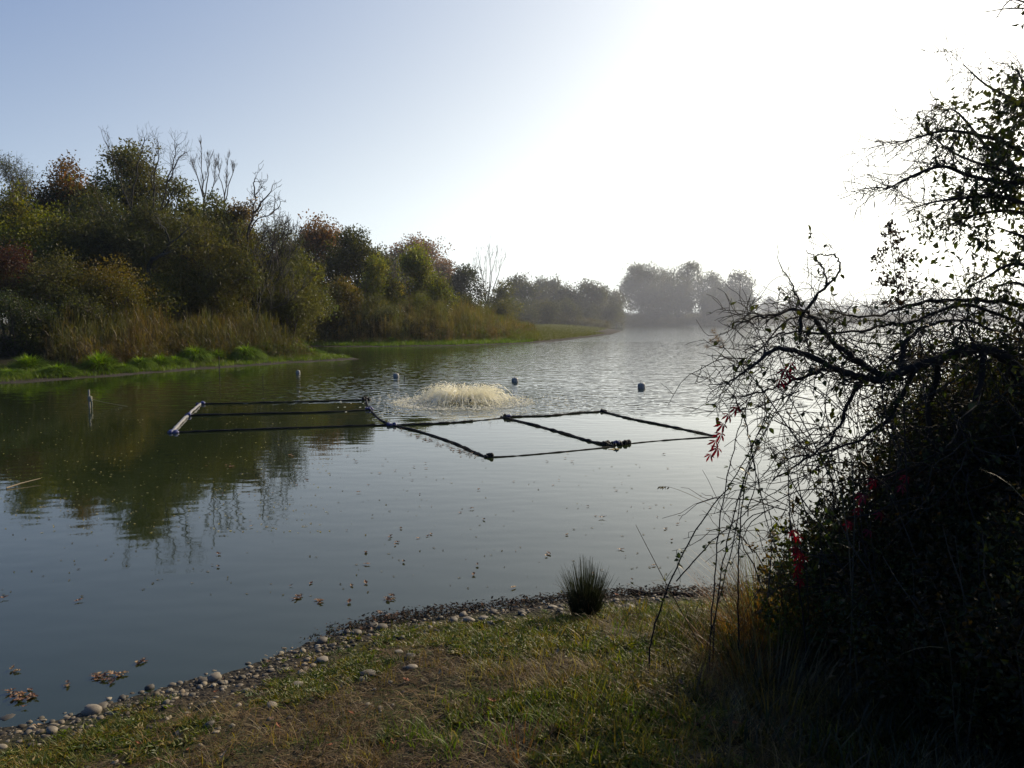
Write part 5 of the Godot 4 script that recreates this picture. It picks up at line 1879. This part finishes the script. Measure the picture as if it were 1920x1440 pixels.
func creepers() -> void:
	var red := leaf_mat("red_leaf", Color(0.15, 0.005, 0.02), Color(1.0, 0.3, 0.3))
	var deep := leaf_mat("deep_red_leaf", Color(0.09, 0.008, 0.02), Color(1.0, 0.4, 0.5))
	var ms := [creeper_leaf(), creeper_leaf()]
	var list := [
		["spray of red creeper leaves hanging at the left edge of the tangle above the water", [1400, 752, 3.62, 1382, 768, 3.6, 1362, 790, 3.6, 1354, 815, 3.6, 1344, 838, 3.6, 1333, 862, 3.6], [[1380, 768, 0.046], [1366, 782, 0.044], [1356, 800, 0.05], [1352, 818, 0.046], [1342, 832, 0.046], [1346, 845, 0.05], [1332, 858, 0.036]]],
		["small red creeper spray in the upper left of the tangle", [1500, 660, 3.7, 1486, 682, 3.68, 1474, 700, 3.68, 1468, 718, 3.68], [[1482, 686, 0.05], [1472, 698, 0.05], [1462, 716, 0.05], [1480, 706, 0.042]]],
		["bright red creeper hanging low on the dark upright cane", [1478, 960, 3.7, 1488, 1000, 3.68, 1494, 1050, 3.68, 1500, 1100, 3.68], [[1486, 1000, 0.042], [1494, 1012, 0.042], [1490, 1030, 0.046], [1502, 1042, 0.05], [1498, 1062, 0.046], [1492, 1078, 0.042], [1500, 1092, 0.044], [1506, 1050, 0.036]]],
		["dark red creeper leaves in the shade inside the tangle", [1700, 880, 3.6, 1660, 900, 3.6, 1620, 940, 3.6, 1595, 990, 3.6], [[1640, 905, 0.05], [1618, 932, 0.05], [1608, 958, 0.046], [1690, 915, 0.046], [1700, 898, 0.042], [1652, 968, 0.042], [1595, 985, 0.042], [1630, 1000, 0.036]]]]
	for s in list:
		var o := thing("red_creeper", s[0], "creeper", Vector3.ZERO, 0.0, "red creeper sprays in the tangle")
		var b := MB.new()
		b.line(smooth(px3(s[1]), 4), 0.0025, 0.0012, 4, Color(0.05, 0.012, 0.012))
		part("stem", b.mesh(), material("bark"), o)
		for q in s[2]:
			var l := part("leaf", ms[rng.randi() % 2], deep if s[0].begins_with("dark") else red, o)
			l.transform = Transform3D(turned(Vector3(R(-0.9, 0.5), -0.8, R(0.1, 0.7)), Vector3(R(-0.4, 0.4), 0.4, 1)).scaled(Vector3.ONE * q[2] * 1.12), at(q[0], q[1] - 6, s[1][2] + R(-0.05, 0.03)))

func puff(r: float) -> ArrayMesh:
	var b := MB.new()
	for i in 46:
		var d := rdir()
		d.y = d.y * 0.8 + 0.2
		b.blade(d * r * 0.2, d, rdir() * 0.5, r * R(0.7, 1.1), r * 0.07, 2, vary(Color.WHITE, 0.3))
	return b.mesh()

func weeds(dark: Color) -> void:
	var fluff := material("fluff", 0.8, Color(1, 0.95, 0.85))
	fluff.albedo_color = Color(0.24, 0.2, 0.15).linear_to_srgb()
	var pm := puff(0.022)
	# a thistle gone to seed
	var list := [
		["seeding thistle with pale fluffy heads reaching left out of the tangle", [1520, 860, 3.8, 1470, 790, 3.75, 1425, 725, 3.7, 1385, 680, 3.7, 1358, 652, 3.7], [[1338, 622, 1.0], [1345, 634, 1.1], [1334, 640, 1.0], [1352, 640, 1.0], [1326, 650, 0.9], [1349, 652, 0.9], [1358, 648, 0.7]]],
		["grey fluffy weed heads just below the small red creeper spray", [1560, 900, 3.7, 1510, 800, 3.68, 1480, 745, 3.65], [[1470, 735, 1.1], [1452, 712, 0.9], [1495, 700, 0.9], [1480, 752, 1.0], [1500, 760, 1.0], [1530, 690, 0.9]]],
		["fluffy dry weed heads halfway down the tangle", [1560, 1010, 3.7, 1500, 930, 3.66, 1470, 870, 3.66], [[1468, 862, 1.2], [1452, 845, 1.0], [1478, 880, 1.0], [1420, 842, 1.1], [1405, 836, 1.0], [1495, 850, 1.0], [1540, 900, 1.0]]],
		["pale umbel of dry seeds above the orange grass", [1440, 1120, 3.8, 1446, 1040, 3.78, 1448, 1005, 3.76], [[1440, 1005, 0.8], [1450, 1000, 0.8], [1446, 1014, 0.7], [1458, 1008, 0.7]]]]
	for s in list:
		var o := thing("seed_weed", s[0], "dry weed", Vector3.ZERO, 0.0, "dry weeds gone to seed in the tangle")
		var b := MB.new()
		var p := smooth(px3(s[1]), 4)
		b.line(p, 0.004, 0.002, 5, Color(0.05, 0.042, 0.03))
		var tip := p[p.size() - 1]
		var heads := MB.new()
		for q in s[2]:
			var w := at(q[0], q[1], s[1][s[1].size() - 1] + R(-0.05, 0.05))
			b.line(PackedVector3Array([tip, tip.lerp(w, 0.5) + rdir() * 0.006, w]), 0.0014, 0.001, 4, Color(0.05, 0.042, 0.03))
			var h := part("seed_head", pm, fluff, o)
			h.transform = Transform3D(Basis.from_euler(Vector3(R(-0.5, 0.5), R(0, 6), R(-0.5, 0.5))).scaled(Vector3.ONE * q[2]), w)
		part("stem", b.mesh(), material("bark"), o)
	# a tall plume against the white sky
	var pl := thing("plume_weed", "tall weed with a loose brown plume of seed capsules against the sky", "plume weed")
	var b := MB.new()
	var stem := smooth(px3([1712, 1180, 3.6, 1700, 900, 3.6, 1692, 700, 3.6, 1684, 560, 3.6, 1674, 480, 3.6, 1664, 412, 3.6]), 5)
	b.line(stem, 0.004, 0.0012, 5, dark)
	var bits := MB.new()
	for i in 64:
		var f := R(0, 1)
		var y := lerpf(565, 412, f)
		var half := 52.0 * sin(clampf(0.15 + f * 0.85, 0, 1) * PI) * (1.1 - f * 0.4) + 4.0
		var tip := at(1680 - 10 * f + R(-1, 1) * half, y, 3.6 + R(-0.1, 0.1))
		var root := stem[clampi(int(14 + f * 10), 0, stem.size() - 1)]
		var w := wander(root, tip, 4, 0.2)
		b.line(w, 0.0012, 0.0007, 3, dark)
		for k in 9:
			var q := w[2].lerp(w[4], R(-0.3, 1.05)) + rdir() * 0.008
			bits.leaf(q, (rdir() + Vector3.UP * 0.5).normalized(), rdir(), R(0.012, 0.024), R(0.008, 0.014), vary(Color(0.045, 0.024, 0.016), 0.3))
	part("stem", b.mesh(), material("bark"), pl)
	part("seed_capsules", bits.mesh(), material("leaf"), pl, "stuff")
	# thin dock spikes curving up
	for s in [["thin beaded stalk curving up left of the hanging tree leaves", [1830, 620, 3.7, 1800, 540, 3.7, 1780, 480, 3.7, 1768, 440, 3.7, 1774, 425, 3.7]], ["shorter beaded stalk left of the curved one", [1790, 600, 3.75, 1765, 560, 3.75, 1745, 525, 3.75, 1740, 505, 3.75]], ["thin stalk with a drooping tip right of the plume", [1840, 580, 3.9, 1812, 520, 3.9, 1805, 500, 3.9, 1800, 490, 3.9]], ["tall thin spike left of the forked upright twig", [1510, 640, 3.8, 1462, 590, 3.8, 1460, 560, 3.8, 1462, 548, 3.8]]]:
		var st := MB.new()
		var p := smooth(px3(s[1]), 6)
		st.line(p, 0.0022, 0.0008, 4, dark)
		for i in range(int(p.size() * 0.35), p.size()):
			for k in 3:
				st.leaf(p[i], rdir(), rdir(), 0.007, 0.005, dark)
		tag(part("dry_stalk", st.mesh(), material("bark"), self), s[0], "dry stalk", "thin dry stalks above the tangle")

func dry_grass() -> void:
	var grass := material("grass")
	# orange grass at the left foot of the tangle
	var says := ["clump of orange dry grass at the left foot of the tangle", "second clump of orange dry grass, nearer the camera", "tall green and straw grass behind the orange clump", "reddish dry grass stalks in the lower middle of the photo", "olive grass clump in front of the low shrub of the tangle", "rust grass clump under the bright red creeper", "tan grass clump at the edge of the dark corner"]
	var spots := [wp(1418, 1215, 0.25), wp(1400, 1290, 0.3), wp(1440, 1150, 0.2), wp(975, 1425, 0.4), wp(1480, 1240, 0.3), wp(1520, 1200, 0.3), wp(1450, 1350, 0.35)]
	var tall := [0.55, 0.4, 0.6, 0.22, 0.55, 0.6, 0.4]
	var n := [230, 130, 200, 26, 200, 200, 150]
	for s in 7:
		var base: Vector3 = spots[s]
		base.y = ground(base.x, base.z) - 0.01
		var b := MB.new()
		for i in n[s]:
			var a := R(0, TAU)
			var q := sqrt(R(0, 1)) * (0.1 if s == 3 else 0.24)
			var d := (Vector3.UP + Vector3(cos(a), 0, sin(a)) * R(0.05, 0.5)).normalized()
			var c: Color = [Color(0.2, 0.085, 0.03), Color(0.14, 0.06, 0.025), Color(0.13, 0.13, 0.035), Color(0.2, 0.08, 0.035), Color(0.09, 0.10, 0.025), Color(0.17, 0.075, 0.028), Color(0.16, 0.11, 0.05)][s]
			if s == 2 and i % 2: c = Color(0.2, 0.13, 0.06)
			b.blade(Vector3(cos(a) * q, 0, sin(a) * q), d, Vector3(cos(a), -0.5, sin(a)) * R(0.1, 1.1), tall[s] * R(0.45, 1.1), R(0.0025, 0.005), 5, vary(c, 0.35, 0.1))
		var o := part("dry_grass_clump", b.mesh(), grass, self)
		o.position = base
		tag(o, says[s], "grass clump", "clumps of dry grass by the tangle")
	# single stalks
	for s in [["lone straight grass stalk standing before the water, leaning left", [1310, 1205, 3.9, 1255, 1105, 3.85, 1222, 1042, 3.85, 1192, 984, 3.85], 0.003], ["grass stalk with a drooping head arching left from the tangle", [1420, 1010, 3.7, 1370, 970, 3.68, 1310, 935, 3.66, 1262, 915, 3.66, 1236, 912, 3.66], 0.0016], ["long pale dry stalk lying across the grass", [1060, 1435, 2.9, 1010, 1410, 2.95, 930, 1340, 3.2], 0.0022], ["pale straw lying in the dry grass at the lower left", [430, 1440, 3.3, 480, 1410, 3.35, 540, 1370, 3.45], 0.002]]:
		var b := MB.new()
		var p := smooth(px3(s[1]), 5)
		if s[2] > 0.0018 and s[2] != 0.003:
			for i in p.size():
				p[i].y = ground(p[i].x, p[i].z) + 0.05
		b.line(p, s[2], s[2] * 0.4, 4, Color(0.08, 0.055, 0.035) if s[2] < 0.0018 or s[2] == 0.003 else Color(0.3, 0.24, 0.14))
		if s[2] == 0.003:
			for k in 6:
				b.blade(p[6], (Vector3(R(-1, 1), R(-0.2, 1), R(-0.3, 0.3))).normalized(), Vector3(0, -0.5, 0), R(0.06, 0.13), 0.004, 3, Color(0.09, 0.08, 0.03))
		elif s[2] < 0.0018:
			for k in 14:
				b.leaf(p[p.size() - 1 - k / 3], Vector3(R(-1, 0), -0.5, R(-0.4, 0.4)).normalized(), rdir(), 0.018, 0.006, Color(0.1, 0.07, 0.04))
		tag(part("grass_stalk", b.mesh(), grass, self), s[0], "grass stalk")
	# fine panicles: a haze of dots on hair thin stems
	var pn := MB.new()
	for i in 60:
		var root := at(1420 + R(-25, 25), 1190, 4.0)
		var tip := at(R(1290, 1440), R(1030, 1150), 3.9 + R(-0.1, 0.1))
		var w := wander(root, tip, 5, 0.15)
		pn.line(w, 0.0009, 0.0005, 3, Color(0.1, 0.06, 0.04))
		for k in 12:
			pn.leaf(w[3].lerp(w[5], R(0, 1.1)) + rdir() * 0.02, rdir(), rdir(), 0.005, 0.004, Color(0.13, 0.05, 0.035))
	tag(part("panicle_grass", pn.mesh(), grass, self), "hazy fine panicle grass with tiny reddish seeds left of the orange clump", "grass clump")
	# tall dead stems standing in the dark corner
	var xf := []
	for i in 26:
		var dw := thing("dead_weed", "tall dead weed standing in the dark lower right corner", "dead weed", Vector3.ZERO, 0.0, "dead weeds in the dark corner")
		var lv := MB.new()
		var base := Vector3(R(1.45, 2.9), 0, -R(2.7, 3.4))
		base.y = ground(base.x, base.z)
		var b := MB.new()
		var tip := base + Vector3(R(-0.2, 0.2), R(0.6, 1.35), R(-0.2, 0.2))
		b.line(wander(base, tip, 6, 0.08), R(0.0025, 0.005), 0.0015, 5, vary(Color(0.1, 0.085, 0.06), 0.3))
		for k in 3:
			lv.blade(base.lerp(tip, R(0.2, 0.8)), (Vector3.UP + rdir()).normalized(), Vector3(0, -0.8, 0) + rdir() * 0.3, R(0.12, 0.3), 0.007, 4, vary(Color(0.08, 0.07, 0.035), 0.3))
		part("stem", b.mesh(), grass, dw)
		part("blades", lv.mesh(), grass, dw)
	# long rank grass that fills the dark corner's floor
	var t := grass_tuft("tall")
	var cl := PackedColorArray()
	for i in 1500:
		var x := R(0.75, 3.2)
		var z := -R(2.0, 4.9)
		if x < 0.75 + R(0, 0.7) or shore(x, z) < 0.3:
			continue
		xf.append(Transform3D(Basis(Vector3.UP, R(0, TAU)).scaled(Vector3.ONE * R(0.9, 1.9)), Vector3(x, ground(x, z) - 0.01, z)))
		cl.append(vary(Color(0.03, 0.038, 0.012).lerp(Color(0.10, 0.07, 0.035), pow(R(0, 1), 2.0)), 0.3, 0.1))
	tag(many("rank_grass", t, grass, xf, cl, self), "long rank grass under the dark shrubs at the lower right", "grass")
